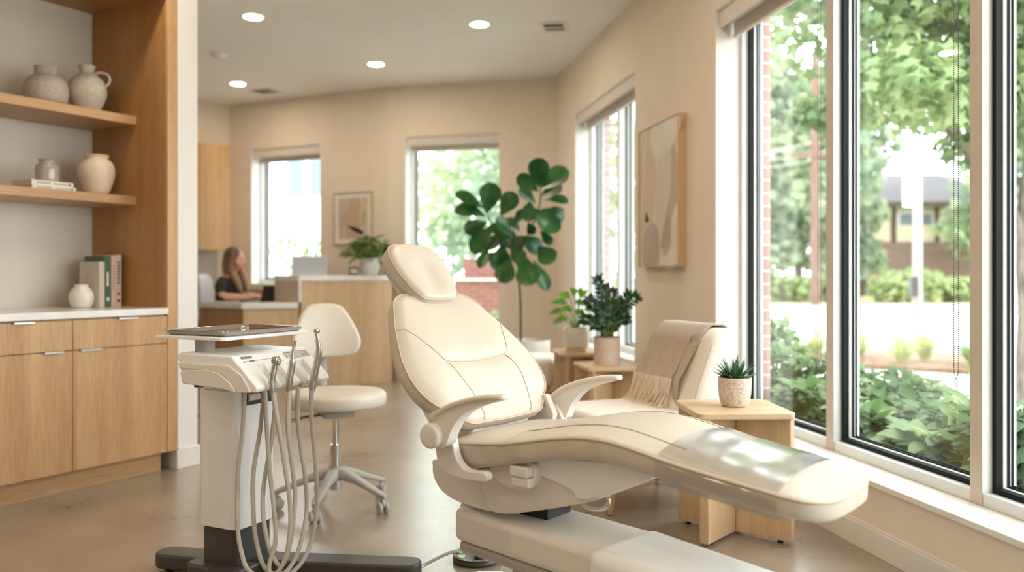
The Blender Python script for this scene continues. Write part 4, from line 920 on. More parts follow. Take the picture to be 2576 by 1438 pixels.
# back: bottom wide, top narrow, leaning slightly away
Bc = S-fs*0.23+Vector((0, 0, 0.70)); bu = (Vector((0, 0, 1))-fs*0.14).normalized(); bn2 = (fs+Vector((0, 0, 0.14))).normalized()
bo = [(0.0, -0.012), (0.11, -0.008), (0.155, 0.012), (0.172, 0.055), (0.160, 0.11), (0.130, 0.18), (0.100, 0.232), (0.065, 0.255), (0.0, 0.262)]
bo = bo+[(-a, b) for a, b in bo[::-1][1:-1]]
mb = MB(); pillow(mb, bo, lambda a, b, c: Bc+rsd*a+bu*b+bn2*(c-0.05*(a/0.17)**2*-1), 0.045, 0.028, 4, 0.012, None, 0.7); build(mb, 'backrest', M['leather2'], stool, sharp=80)
mb = MB(); P = cr([S-fs*0.12+Vector((0, 0, 0.452)), S-fs*0.24+Vector((0, 0, 0.455)), S-fs*0.285+Vector((0, 0, 0.50)), S-fs*0.285+Vector((0, 0, 0.66)), S-fs*0.29+Vector((0, 0, 0.80))], 5); mb.tube(P, 0.022, 10, flat=0.4); build(mb, 'back_post', M['greyplastic'], stool)
mb = MB(); mb.lathe([(0.014, 0.28), (0.014, 0.432)], S, 20); build(mb, 'gas_piston', M['chrome'], stool)
mb = MB(); mb.lathe([(0.020, 0.08), (0.024, 0.085), (0.024, 0.15), (0.0245, 0.285), (0.027, 0.290), (0.027, 0.296), (0.020, 0.298)], S, 24); build(mb, 'cylinder', M['chrome'], stool, sharp=50)
for k in range(5):
    an = R(-98+72*k); d = Vector((math.cos(an), math.sin(an), 0)); w = Vector((-d.y, d.x, 0))
    rs_ = []
    for t, z, wh, hh_ in ((0.0, 0.150, 0.030, 0.030), (0.05, 0.158, 0.028, 0.028), (0.12, 0.140, 0.023, 0.019), (0.20, 0.108, 0.020, 0.014), (0.262, 0.086, 0.018, 0.012), (0.285, 0.078, 0.010, 0.008)):
        c = S+d*t+Vector((0, 0, z)); rs_.append([c+w*wh*math.copysign(abs(math.cos(q))**0.6, math.cos(q))+Vector((0, 0, 1))*hh_*math.copysign(abs(math.sin(q))**0.6, math.sin(q)) for q in [2*PI*i/16 for i in range(16)]])
    mb = MB(); mb.rings(rs_, True); lg = build(mb, 'leg', M['greyplastic'], stool, sharp=60)
    cp = S+d*0.27; mb = MB(); mb.tube([cp+Vector((0, 0, 0.045)), cp+Vector((0, 0, 0.085))], 0.008, 10)
    off = w*0.0+d*0.012
    ax = (w*0.8+d*0.5*(1 if k % 2 else -1)).normalized()
    mb.tube([cp-ax*0.006+Vector((0, 0, 0.046)), cp+ax*0.006+Vector((0, 0, 0.046))], 0.020, 12)
    build(mb, 'caster_fork', M['greyplastic'], lg)
    for s_ in (-1, 1):
        q = cp+Vector((0, 0, 0.0265)); mb = MB(); mb.tube([q+ax*s_*0.007, q+ax*s_*0.010, q+ax*s_*0.022, q+ax*s_*0.026], [0.022, 0.0265, 0.0265, 0.020], 22); build(mb, 'caster_wheel', M['greyplastic'], lg, sharp=50)
# ------------------------------------------------------------------ foliage helpers
def leaf(mb, base, tip, wid, up=(0, 0, 1), droop=0.15, shape='ovate', nseg=6, fold=0.15, nc=2):
    b = Vector(base); t = Vector(tip); ax = t-b; L = ax.length
    if L < 1e-5: return
    ax.normalize(); side = ax.cross(Vector(up))
    if side.length < 1e-3: side = ax.orthogonal()
    side.normalize(); nn = side.cross(ax).normalized(); rows = []
    for i in range(nseg+1):
        u = i/nseg
        if shape == 'ovate': w = math.sin(PI*min(1, u**0.75*0.98+0.01))
        elif shape == 'obovate': w = (0.30+0.95*u)*math.sin(PI*min(1.0, (u*0.94+0.03)))**0.62*0.82
        elif shape == 'heart': w = math.sin(PI*min(1, u**0.5*0.98+0.01))
        else: w = (1-u)**0.8
        c = b+ax*(L*u)+nn*(L*droop*(4*u*(1-u))*0.5); row = []
        for k in range(-nc, nc+1):
            q = k/nc; row.append(c+side*(q*w*wid/2)+nn*(abs(q)*fold*w*wid/2))
        rows.append(row)
    mb.grid(rows)

def maple(mb, c, n, r):
    """small five-lobed leaf"""
    n = n.normalized(); a = n.orthogonal().normalized(); b = n.cross(a); th0 = random.random()*6.28; vs = [c]
    for i in range(10):
        rr = r*(1.0 if i % 2 == 0 else 0.5)*(0.8 if i in (4, 6) else 1); th_ = th0+2*PI*i/10
        vs.append(c+a*math.cos(th_)*rr+b*math.sin(th_)*rr-n*rr*0.18)
    mb.add(vs, [(0, 1+i, 1+(i+1) % 10) for i in range(10)])

def rdir(up=0.0):
    v = Vector((random.gauss(0, 1), random.gauss(0, 1), random.gauss(0, 1)+up)); return v.normalized()

# ------------------------------------------------------------------ side tables
def side_table(c, rz, label):
    th = thing('side_table', label, 'side table', c, rz, None); F = WM[th.name]
    mb = MB(F); mb.prism(rrect(-0.205, 0.205, -0.205, 0.205, 0.035), 0.515, 0.540); build(mb, 'table_top', M['oakpalex'], th, bevel=0.004, sharp=50)
    rot = F @ Matrix.Rotation(R(50), 4, 'Z')
    for i in range(2):
        m = F @ Matrix.Rotation(R(48 if i == 0 else -41), 4, 'Z'); mb = MB(m)
        if i == 0: mb.box(-0.262, 0.25, -0.021, 0.021, 0.012, 0.5145)
        else: mb.box(-0.25, -0.0215, -0.021, 0.021, 0.012, 0.5145); mb.box(0.0215, 0.262, -0.021, 0.021, 0.012, 0.5145)
        build(mb, 'cross_panel', M['oakpale'], th, bevel=0.004)
        mb = MB(m)
        for x_ in (-0.21, 0.21): mb.lathe([(0.012, 0), (0.012, 0.012)], (x_, 0, 0), 12)
        build(mb, 'glide', M['black'], th)
    return th
t_a = side_table((0.945, 3.66, 0), R(2), 'pale oak side table with cross-shaped base, the one under the small succulent')
t_b = copy_thing(t_a, (0.625, 5.40, 0), R(8), 'oak side table under the blush pot by the narrow window, middle of the three tables'); t_b['category'] = 'side table'
t_c = copy_thing(t_a, (0.535, 6.32, 0), R(8), 'oak side table farthest from the dental chair, under the round white pot with bright leaves')

def pot(c, prof, mtl, th, soil_r, soil_z):
    P = cr([(r_, h_, 0) for r_, h_ in prof], 3); pr = [(0.004, prof[0][1])]+[(p.x, p.y) for p in P]; t = pr[-1]
    pr += [(t[0]-0.002, t[1]+0.002), (t[0]-0.006, t[1]+0.001), (t[0]-0.007, soil_z-0.004)]
    mb = MB(); mb.lathe(pr, c, 40, cap=False); build(mb, 'pot', mtl, th, sharp=50)
    mb = MB(); mb.lathe([(0.002, soil_z), (soil_r*0.6, soil_z+0.003), (soil_r, soil_z)], c, 28); build(mb, 'soil', M['soil'], th)
# succulent
sc_ = Vector((0.955, 3.665, 0.5405)); th = thing('potted_succulent', 'small spiky succulent in a cream speckled pot on the nearest side table', 'potted plant', sc_)
pot(sc_, [(0.046, 0), (0.056, 0.006), (0.066, 0.04), (0.070, 0.09), (0.070, 0.122)], mat('speckled_ceramic', srgb(222, 210, 192), 0.6, c2=srgb(186, 168, 146), scale=170, bump=0.25, bscale=240, ramp=(0.42, 0.52)), th, 0.064, 0.114)
sm = leaf_mat('aloe_leaf', srgb(96, 138, 92), srgb(30, 74, 50), 0.4, 0.05, 90); mb = MB()
for ringn, (n, el, L_, w_) in enumerate(((9, 10, 0.092, 0.032), (9, 28, 0.094, 0.031), (8, 46, 0.090, 0.027), (6, 64, 0.092, 0.022), (3, 80, 0.075, 0.015))):
    for i in range(n):
        an = 2*PI*(i+0.37*ringn)/n+random.uniform(-.12, .12); e = R(el+random.uniform(-6, 6)); d = Vector((math.cos(an)*math.cos(e), math.sin(an)*math.cos(e), math.sin(e)))
        b = sc_+Vector((math.cos(an)*0.010, math.sin(an)*0.010, 0.116)); sd = d.cross(Vector((0, 0, 1))).normalized(); nn = sd.cross(d); rs_ = []
        L2 = L_*random.uniform(.88, 1.1)
        for t, w, h_ in ((0, 0.75, 0.5), (0.25, 1, 0.5), (0.5, 0.8, 0.38), (0.75, 0.45, 0.22), (0.92, 0.16, 0.08), (1, 0.02, 0.02)):
            c = b+d*L2*t+Vector((0, 0, 1))*(t*t*0.012)
            rs_.append([c-sd*w*w_/2, c+nn*0.002*w, c+sd*w*w_/2, c-nn*w_*h_*0.45])
        mb.rings(rs_, True)
build(mb, 'leaves', sm, th, sharp=50)
# zz plant
zc_ = Vector((0.60, 5.40, 0.5405)); th = thing('potted_plant', 'dark glossy upright plant in a straight blush pot before the narrow window', 'potted plant', zc_)
pot(zc_, [(0.080, 0), (0.083, 0.004), (0.083, 0.16), (0.083, 0.166)], M['blush'], th, 0.077, 0.155)
st_ = MB(); lv = MB()
for (dx, dz, dy) in ((-0.19, 0.26, 0.02), (-0.10, 0.22, -0.05), (-0.045, 0.34, 0.03), (0.02, 0.24, -0.06), (0.04, 0.32, 0.05), (0.12, 0.24, -0.03), (0.20, 0.30, 0.03), (0.27, 0.285, 0.0), (-0.24, 0.14, 0), (0.16, 0.14, -0.05), (-0.03, 0.17, 0.06), (-0.10, 0.40, 0.06), (0.09, 0.14, 0.03), (-0.14, 0.10, -0.04)):
    dx *= 0.62; b = zc_+Vector((dx*0.2, dy*0.4, 0.15)); t = zc_+Vector((dx+0.01, dy, 0.155+dz*0.92)); m = (b+t)/2+Vector((-dx*0.2, 0, 0.03)); P = cr([b, m, t], 6)
    st_.tube(P, [0.006-0.004*i/len(P) for i in range(len(P))], 6)
    n = len(P)
    for i in range(3, n):
        d = (P[min(i+1, n-1)]-P[i-1]).normalized()
        for s_ in (-1, 1):
            sd = d.cross(Vector((random.uniform(-.4, .4), -1, random.uniform(-.2, .2)))).normalized(); q = P[i]+d*0.01
            leaf(lv, q, q+(sd*s_*0.9+d*0.55).normalized()*random.uniform(0.042, 0.062), 0.024, up=(random.uniform(-.6, .6), -1, 0.4), droop=0.1, nseg=4, nc=1)
    leaf(lv, P[-1], P[-1]+(P[-1]-P[-3]).normalized()*0.05, 0.022, up=(0, -1, 0.3), nseg=4, nc=1)
build(st_, 'stems', M['greenstem'], th); build(lv, 'leaves', M['zz'], th)
# pale bright plant
pc = Vector((0.475, 6.30, 0.5405)); th = thing('potted_plant', 'bright green broad-leaved plant in a round white pot on the farthest side table', 'potted plant', pc)
mb = MB(); mb.lathe([(0.075, 0), (0.082, 0.004), (0.078, 0.024), (0.06, 0.024)], pc, 32); build(mb, 'saucer', M['oakpalex'], th, sharp=50)
pot(pc+Vector((0, 0, 0.0245)), [(0.072, 0), (0.086, 0.012), (0.095, 0.06), (0.095, 0.15)], M['whitecer'], th, 0.088, 0.138)
st_ = MB(); lv = MB()
for (dx, dz, L_, an) in ((-0.17, 0.15, .11, 190), (-0.13, 0.22, .12, 175), (-0.07, 0.26, .12, 150), (-0.02, 0.28, .13, 110), (0.04, 0.26, .13, 60), (0.08, 0.22, .12, 30), (-0.12, 0.10, .11, 200), (0.10, 0.16, .10, 10), (0.02, 0.20, .11, 80), (-0.05, 0.16, .11, 170), (0.12, 0.10, .10, -20), (-0.01, 0.12, .10, 60), (0.05, 0.30, .10, 90), (0.02, 0.16, .10, -60), (-0.18, 0.08, .08, 210)):
    dy = random.uniform(-0.08, 0.08); t = pc+Vector((dx*0.6, dy, 0.16+dz*0.9)); b = pc+Vector((dx*0.1, dy*0.2, 0.16)); st_.tube(cr([b, (b+t)/2+Vector((0, 0, .02)), t], 4), 0.003, 5)
    a = R(an); leaf(lv, t, t+Vector((math.cos(a)*L_, dy*0.5, math.sin(a)*L_*0.55-0.01)), L_*0.55, up=(random.uniform(-.3, .3), -0.8, 0.6), droop=0.25, shape='heart', nseg=6, fold=0.25)
build(st_, 'stems', M['greenstem'], th); build(lv, 'leaves', M['pothos'], th)
# fiddle leaf fig
fc = Vector((0.07, 7.40, 0)); th = thing('fiddle_leaf_fig', 'tall fiddle leaf fig with big dark leaves in a white pot before the back corner', 'potted tree', fc)
pot(fc+Vector((0.08, 0, 0)), [(0.13, 0), (0.15, 0.01), (0.175, 0.25), (0.18, 0.52), (0.18, 0.53)], M['whitecer'], th, 0.172, 0.515)
sc1 = 0.001484; g = lambda cx_, cy_, y=0: Vector((0.0655+(cx_-480)*sc1, 7.40+y, 0.529+(1110-cy_)*sc1))
mb = MB()
def br(pts, r0, r1):
    P = cr([g(*p) for p in pts], 5); mb.tube(P, [r0+(r1-r0)*i/(len(P)-1) for i in range(len(P))], 8)
br([(487, 1130), (486, 900), (478, 700), (500, 560), (560, 420), (600, 300), (600, 210)], 0.010, 0.006)
br([(480, 700), (420, 560), (330, 440), (285, 360)], 0.008, 0.005)
br([(500, 560), (450, 480), (440, 400)], 0.006, 0.004)
build(mb, 'trunk', M['stem'], th)
LV = [(590, 215, 590, 55, 1), (598, 225, 760, 108, 1), (590, 235, 468, 148, .75), (612, 255, 726, 185, .9), (625, 290, 762, 300, .6), (288, 370, 322, 195, 1.05), (270, 335, 108, 258, .8), (282, 385, 102, 345, .9), (290, 415, 162, 475, .85), (330, 440, 204, 595, .95), (372, 380, 458, 252, .9), (570, 310, 478, 226, .7), (600, 350, 738, 395, .8), (570, 400, 705, 472, 1), (530, 420, 560, 492, .8), (480, 470, 400, 392, .8), (440, 510, 345, 400, .8), (378, 540, 360, 705, 1.1), (420, 630, 385, 772, 1), (500, 630, 545, 782, 1.15), (560, 640, 632, 812, .8), (585, 560, 668, 655, 1), (600, 470, 662, 552, .7), (480, 500, 600, 590, 1), (440, 560, 500, 650, 1), (420, 500, 330, 520, .9), (300, 560, 252, 685, .6), (345, 590, 290, 640, .8), (330, 430, 440, 560, 1), (560, 340, 640, 470, .9), (520, 500, 440, 560, 1), (470, 600, 520, 700, .9), (610, 330, 720, 420, .9), (450, 440, 520, 350, .8), (540, 300, 520, 420, .8), (360, 470, 300, 580, 1), (640, 400, 740, 345, .55), (390, 480, 300, 440, .9), (430, 620, 480, 540, .9)]
mb = MB(); random.seed(4)
for i, (x0, y0, x1, y1, w) in enumerate(LV):
    dy = random.uniform(-0.13, 0.13); dy2 = dy+random.uniform(-0.10, 0.04); b, t = g(x0, y0, dy), g(x1, y1, dy2); L_ = (t-b).length
    leaf(mb, b, t, max(0.13, min(0.22, L_*1.0))*w*1.2, up=(random.uniform(-.5, .5), -1, random.uniform(0.0, .9)), droop=random.uniform(-.05, .22), shape='obovate', nseg=8, fold=0.22)
build(mb, 'leaves', M['fig'], th, sharp=180)

# ------------------------------------------------------------------ armchair with throw
AC = Vector((0.63, 4.22, 0)); af = Vector((-0.93, -0.37, 0)).normalized(); aang = math.atan2(af.y, af.x)
arm = thing('armchair', 'armless cream upholstered armchair on tapered wooden legs by the large window', 'armchair', AC, aang); AF = WM['armchair']
def softbox(mb, x0, x1, y0, y1, z0, z1, r=0.05, n=5, F=None, shear=None):
    """rounded block, as stacked rounded rectangles"""
    rs_ = []
    for k in range(n+1):
        a = PI/2*k/n; i = r*(1-math.sin(a)); z = z0+r*(1-math.cos(a)); rs_.append([(p[0], p[1], z) for p in rrect(x0+i, x1-i, y0+i, y1-i, max(r*1.2-i, 0.004), 5)])
    for k in range(n+1):
        a = PI/2*k/n; i = r*(1-math.cos(a)); z = z1-r*(1-math.sin(a)); rs_.append([(p[0], p[1], z) for p in rrect(x0+i, x1-i, y0+i, y1-i, max(r*1.2-i, 0.004), 5)])
    if shear: rs_ = [[shear(p) for p in rr_] for rr_ in rs_]
    mb.rings([[Vector(p) for p in rr_] for rr_ in rs_], True)
mb = MB(AF); softbox(mb, -0.22, 0.36, -0.30, 0.30, 0.31, 0.455, 0.045); build(mb, 'seat_cushion', M['fabric'], arm, sharp=70)
mb = MB(AF); softbox(mb, -0.26, 0.345, -0.285, 0.285, 0.17, 0.308, 0.02); build(mb, 'seat_base', M['fabric'], arm, sharp=70)
mb = MB(AF); mb.box(-0.22, 0.30, -0.25, 0.25, 0.150, 0.1695); build(mb, 'shaded_under_frame', M['black'], arm, bevel=0.004)  # frame under the seat, its shadow put into the black
HB = 0.845
def bsh(p):
    x_, y_, z_ = p; t = max(0, (z_-0.42)/(HB-0.42)); return (x_-0.17*t-0.0*t*t, y_*(1-0.03*t), z_)
mb = MB(AF); rs_ = []; nz = 14
softb = []
x0, x1, y0, y1 = -0.235, -0.085, -0.29, 0.29
for k in range(6):
    a = PI/2*k/5; i = 0.04*(1-math.sin(a)); softb.append([(p[0], p[1], 0.30+0.04*(1-math.cos(a))) for p in rrect(x0+i, x1-i, y0+i, y1-i, 0.05-i*0.6, 5)])
for k in range(1, 9): softb.append([(p[0], p[1], 0.34+(HB-0.06-0.34)*k/8) for p in rrect(x0, x1, y0, y1, 0.05, 5)])
for k in range(1, 8):
    a = PI/2*k/7; i = 0.065*(1-math.cos(a)); softb.append([(p[0], p[1], HB-0.06+0.06*math.sin(a)) for p in rrect(x0+i, x1-i, y0+i*0.7, y1-i*0.7, max(0.05-i*0.6, 0.012), 5)])
mb.rings([[Vector(bsh(p)) for p in r_] for r_ in softb], True); bk_ = build(mb, 'backrest', M['fabric'], arm, sharp=70)
mb = MB(AF); P = [Vector(bsh((x1-0.006, s_*0.284, z_))) for s_ in (1,) for z_ in [0.33+0.04*k for k in range(12)]]; mb.tube(P, 0.003, 6)
P = [Vector(bsh((x1-0.006, -0.284, z_))) for z_ in [0.33+0.04*k for k in range(12)]]; mb.tube(P, 0.003, 6); build(mb, 'piping', M['piping'], bk_)
for x_, y_ in ((0.27, 0.21), (0.27, -0.21), (-0.22, 0.21), (-0.22, -0.21)):
    mb = MB(AF); sx_ = 0.02 if x_ > 0 else -0.03; mb.tube([(x_, y_, 0.1495), (x_+sx_*0.6, y_*1.03, 0.004)], [0.025, 0.0145], 16); build(mb, 'leg', M['oakx'], arm, sharp=50)
    mb = MB(AF); mb.lathe([(0.013, 0), (0.013, 0.004)], (x_+sx_*0.6, y_*1.03, 0), 12); build(mb, 'glide', M['black'], arm)
# throw over the back
def back_path():
    """(x,z) in chair frame: from low behind, over the top, down the front"""
    o = 0.009; pts = [(bsh((x0-o, 0, 0.50))[0], 0.50), (bsh((x0-o, 0, 0.62))[0], 0.62), (bsh((x0-o, 0, 0.74))[0], 0.74), (bsh((x0-o-0.004, 0, 0.81))[0], 0.812), (bsh((x0+0.035, 0, HB))[0], HB+0.010), (bsh(((x0+x1)/2, 0, HB))[0], HB+0.013), (bsh((x1-0.03, 0, HB))[0], HB+0.010), (bsh((x1+o+0.002, 0, 0.80))[0], 0.80)]
    pts += [(bsh((x1+o+0.004+0.02*k*0.2, 0, z_))[0], z_) for k, z_ in enumerate((0.74, 0.70, 0.66, 0.62, 0.592))]
    return cr([(a, b, 0) for a, b in pts], 5)
BP = back_path()
def throw_rows(ya, yb, P, lift, ny=30, seed=0):
    rows = []; L = len(P)
    for i, p in enumerate(P):
        nx = (P[min(i+1, L-1)]-P[max(i-1, 0)]).normalized(); nrm = Vector((-nx.y, nx.x, 0)); nrm = -nrm if nrm.x*1 < 0 and i > L*0.5 else nrm
        row = []
        for k in range(ny+1):
            t = k/ny; y_ = ya+(yb-ya)*t; f = max(0, (i/L-0.5)*2)
            y_ += 0.025*f*(0.5-t)*-1*0.6-0.03*f*t
            w = (0.5+0.5*math.sin(y_*60+seed+i*0.04))*0.006*f+(0.5+0.5*math.sin(y_*23+1.3+seed))*0.005*f+(0.010 if k in (0, ny) and 0 else 0)
            out = Vector((0.0, 0, 0)); n3 = Vector((nrm.x, 0, nrm.y)); 
            n3 = n3 if (n3.z > 0.5 or (i < L*0.4 and n3.x < 0) or (i > L*0.5 and n3.x > 0)) else -n3
            q = Vector((p.x, y_, p.y))+n3*(lift+w); row.append(AF @ q)
        rows.append(row)
    return rows
th = thing('throw_blanket', 'beige wool throw with a cream fringe draped over the back of the armchair', 'blanket', AF @ Vector((-0.3, -0.05, HB+0.01)), aang)
mb = MB(); rows = throw_rows(-0.245, 0.125, BP, 0.002); mb.grid(rows); build(mb, 'blanket_cloth', M['throw'], th, solid=0.006, offs=1, sharp=180)
P2 = BP[:]; P2 = cr([(p.x, p.y, 0) for p in P2[12:]]+[(P2[-1].x+0.004, 0.47, 0)], 1)
mb = MB(); r2 = throw_rows(0.120, 0.185, P2, 0.004, 10, 2.0); mb.grid(r2); r3 = throw_rows(0.085, 0.165, P2, 0.016, 10, 4.0) ; build(mb, 'blanket_fold', M['throw'], th, solid=0.008, offs=1, sharp=180)
mb = MB(); last = rows[-1]; n = len(last); random.seed(9)
for j in range(58):
    t = j/57*(n-1); i = int(min(n-2, t)); p = last[i].lerp(last[i+1], t-i); ln = random.uniform(0.12, 0.15)
    d = af*random.uniform(0.05, 0.55)+Vector((af.y, -af.x, 0))*random.uniform(-.25, .25)+Vector((0, 0, -1)); q1 = p+Vector((0, 0, -ln*0.45))+af*random.uniform(0.0, 0.012)+af*0.004; z2 = max(0.461, p.z-ln)
    q2 = Vector((q1.x, q1.y, 0))+af*random.uniform(0.01, 0.05)+Vector((af.y, -af.x, 0))*random.uniform(-.015, .015); q2.z = z2
    q3 = q2+af*random.uniform(0.01, 0.045)+Vector((af.y, -af.x, 0))*random.uniform(-.02, .02); q3.z = 0.462
    mb.tube(cr([p, q1, q2, q3], 3), 0.0027, 5)
build(mb, 'fringe', M['fringe'], th)
# white ottoman between the tables and the fig
ot = thing('ottoman', 'low white upholstered seat on a wooden plinth beside the farthest side table', 'ottoman', (0.06, 6.75, 0), R(-8))
F = WM['ottoman']; mb = MB(F); softbox(mb, -0.32, 0.30, -0.28, 0.28, 0.25, 0.47, 0.05); build(mb, 'cushion', M['fabric'], ot, sharp=70)
mb = MB(F); mb.box(-0.29, 0.27, -0.25, 0.25, 0.205, 0.2495); build(mb, 'frame', M['oakx'], ot, bevel=0.003)
for x_ in (-0.26, 0.24):
    for y_ in (-0.22, 0.22): mb = MB(F); mb.tube([(x_, y_, 0.2045), (x_, y_, 0.0)], [0.022, 0.015], 12); build(mb, 'leg', M['oakx'], ot)

# ------------------------------------------------------------------ pictures
def art(o, t, n, x0, x1, z0, z1, label, paint, depth, mat_w, fmat, fw):
    c = o+t*((x0+x1)/2); th = thing('framed_artwork', label, 'picture', (c.x, c.y, z0), math.atan2(t.y, t.x)); F = frame_m(o, t, n)
    mb = MB(F); ring(mb, x0, x1, z0, z1, fw, -depth, -0.001); build(mb, 'frame', fmat, th, bevel=0.001)
    mb = MB(F); mb.box(x0+fw, x1-fw, -depth+0.008 if mat_w == 0 else -depth+0.012, -0.004, z0+fw, z1-fw); build(mb, 'canvas' if mat_w == 0 else 'mount', paint if mat_w == 0 else M['trim'], th)
    if mat_w: mb = MB(F); mb.box(x0+fw+mat_w, x1-fw-mat_w, -depth+0.0105, -depth+0.0118, z0+fw+mat_w, z1-fw-mat_w*1.0); build(mb, 'print', paint, th)
def blotch(name, cols, scale=2.6, dark=None):
    m, nt, p = new_mat(name); tc = nt.nodes.new('ShaderNodeTexCoord'); mp = nt.nodes.new('ShaderNodeMapping'); mp.inputs['Scale'].default_value = (1.5, 1.5, 0.75); mp.inputs['Rotation'].default_value = (0.2, 0.3, 0)
    n = nt.nodes.new('ShaderNodeTexVoronoi'); n.feature = 'SMOOTH_F1'; n.inputs['Scale'].default_value = scale; n.inputs['Smoothness'].default_value = 0.25
    w = nt.nodes.new('ShaderNodeTexNoise'); w.inputs['Scale'].default_value = 3; w.inputs['Detail'].default_value = 3
    a = nt.nodes.new('ShaderNodeMix'); a.data_type = 'RGBA'; a.inputs[0].default_value = 0.25
    nt.links.new(tc.outputs['Object'], mp.inputs[0]); nt.links.new(mp.outputs[0], w.inputs[0]); nt.links.new(mp.outputs[0], a.inputs[6]); nt.links.new(w.outputs['Color'], a.inputs[7]); nt.links.new(a.outputs[2], n.inputs['Vector'])
    sp = nt.nodes.new('ShaderNodeSeparateColor'); nt.links.new(n.outputs['Color'], sp.inputs[0]); r = nt.nodes.new('ShaderNodeValToRGB'); r.color_ramp.interpolation = 'EASE'; e = r.color_ramp.elements
    e[0].position = 0.0; e[0].color = cols[0]; e[1].position = 1; e[1].color = cols[-1]
    for i, c_ in enumerate(cols[1:-1]): q = e.new((i+1)/(len(cols)-1)); q.color = c_
    nt.links.new(sp.outputs[0], r.inputs[0]); nt.links.new(r.outputs[0], p.inputs['Base Color']); p.inputs['Roughness'].default_value = 0.75; return m
pa = blotch('abstract_painting', [srgb(198, 176, 156), srgb(216, 198, 178), srgb(226, 216, 204), srgb(206, 188, 172), srgb(226, 210, 190)])
art(R0, tr, nr, along(R0, tr, (0.950, 6.06)), along(R0, tr, (1.084, 5.31)), 1.155, 2.11, 'large abstract painting in taupe and cream with a thin wooden frame on the window wall', pa, 0.055, 0, M['oakpale'], 0.008)
# brush marks of the painting
F = frame_m(R0, tr, nr); ax0, ax1_ = along(R0, tr, (0.950, 6.06)), along(R0, tr, (1.084, 5.31)); wd = ax1_-ax0
pt = [o for o in bpy.data.objects if o.name.startswith('framed_artwork')][0]
for nm, col, P in (('brown_wedge', srgb(112, 84, 58), [(0.17, 0.33), (0.25, 0.325), (0.27, 0.34), (0.19, 0.395)]), ('pale_patch', srgb(232, 226, 216), [(0.38, 0.80), (0.62, 0.74), (0.98, 0.86), (0.98, 0.985), (0.36, 0.985)]),
                   ('mauve_patch', srgb(196, 180, 170), [(0.12, 0.20), (0.30, 0.31), (0.50, 0.26), (0.50, 0.02), (0.14, 0.02)]), ('mauve_streak', srgb(190, 172, 160), [(0.58, 0.13), (0.78, 0.17), (0.80, 0.34), (0.66, 0.30)]), ('cream_patch', srgb(230, 220, 204), [(0.52, 0.02), (0.97, 0.02), (0.97, 0.40), (0.82, 0.30), (0.80, 0.12)])):
    mb = MB(F); pp = cr([(ax0+wd*a, 1.155+0.955*b, 0) for a, b in P], 6, True); mb.prism([(p.x, p.y) for p in pp], -0.0478-0.0001*len(nm), -0.0465, lambda a, b, c: (a, c, b)); build(mb, 'brush_mark', mat('paint_'+nm, col, 0.8, c2=tuple(x*0.9 for x in col[:3])+(1,), scale=6), pt)
ax3a, ax3b = along(B0, tl, (-1.50, 9.32)), along(B0, tl, (-1.985, 9.555))
ab = blotch('landscape_print', [srgb(168, 136, 106), srgb(222, 204, 184), srgb(196, 170, 144), srgb(232, 220, 206)], 4.5)
art(B0, tl, nl, ax3a+0.02, ax3b+0.0, 1.44, 2.02, 'small framed print with a white mount on the back wall above the counter plant', ab, 0.025, 0.055, M['oakpale'], 0.012)
o_ = [o for o in bpy.data.objects if o.name.startswith('framed_artwork') and o.type == 'EMPTY'][-1]
mb = MB(frame_m(B0, tl, nl)); mid = (ax3a+ax3b)/2
mb.prism([(mid+0.10, 1.66), (mid+0.0, 1.585), (mid-0.12, 1.54), (mid-0.14, 1.58), (mid-0.04, 1.62)], -0.0150, -0.0138, lambda a, b, c: (a, c, b)); build(mb, 'dark_brush_mark', M['black'], o_)

# ------------------------------------------------------------------ reception
r_ = Vector((0.928, 0.374, 0)).normalized(); l_ = Vector((-0.773, 0.634, 0)).normalized()
K = Vector((-2.59, 8.2, 0)); R1 = K+r_*0.53; Lp = K+l_*0.80; H1 = Vector((-1.30, 8.725, 0)); H2 = R1+l_*0.40
desk = thing('reception_desk', 'oak reception desk with a white worktop and a raised counter at the right', 'reception desk', K+r_*0.4, math.atan2(r_.y, r_.x))
def poly_at(ps, z0, z1, name, m, bev=0.003, par=desk):
    mb = MB(); mb.prism([(p[0], p[1]) for p in ps], z0, z1); return build(mb, name, m, par, bevel=bev)
ni = Vector((-r_.y, r_.x, 0)); li = Vector((l_.y, -l_.x, 0)); li = li if li.x > 0 else -li
e_ = 0.02
front = [K+r_*0.012+ni*e_, R1+ni*e_+r_*0.0, R1+ni*(e_+0.03), K+r_*0.012+ni*(e_+0.03)]
poly_at([K+Vector((0.0, 0.03, 0)), R1+ni*0.02, R1+ni*0.05, K+Vector((0.0, 0.065, 0))], 0.0, 0.775, 'front_panel', M['oakpale'])
poly_at([K+Vector((-0.004, 0.03, 0)), Lp+Vector((0.02, 0.02, 0)), Lp+Vector((0.04, 0.05, 0)), K+Vector((-0.002, 0.066, 0))], 0.0, 0.775, 'side_panel', M['oakshade'])  # shaded side of the desk, its darkness put into the oak colour
work = [K, R1-r_*0.002, H2, Vector((-2.50, 8.93, 0)), Vector((-2.72, 8.90, 0)), Vector((-2.99, 8.92, 0)), Lp]
poly_at(work, 0.778, 0.833, 'worktop', M['counter'])
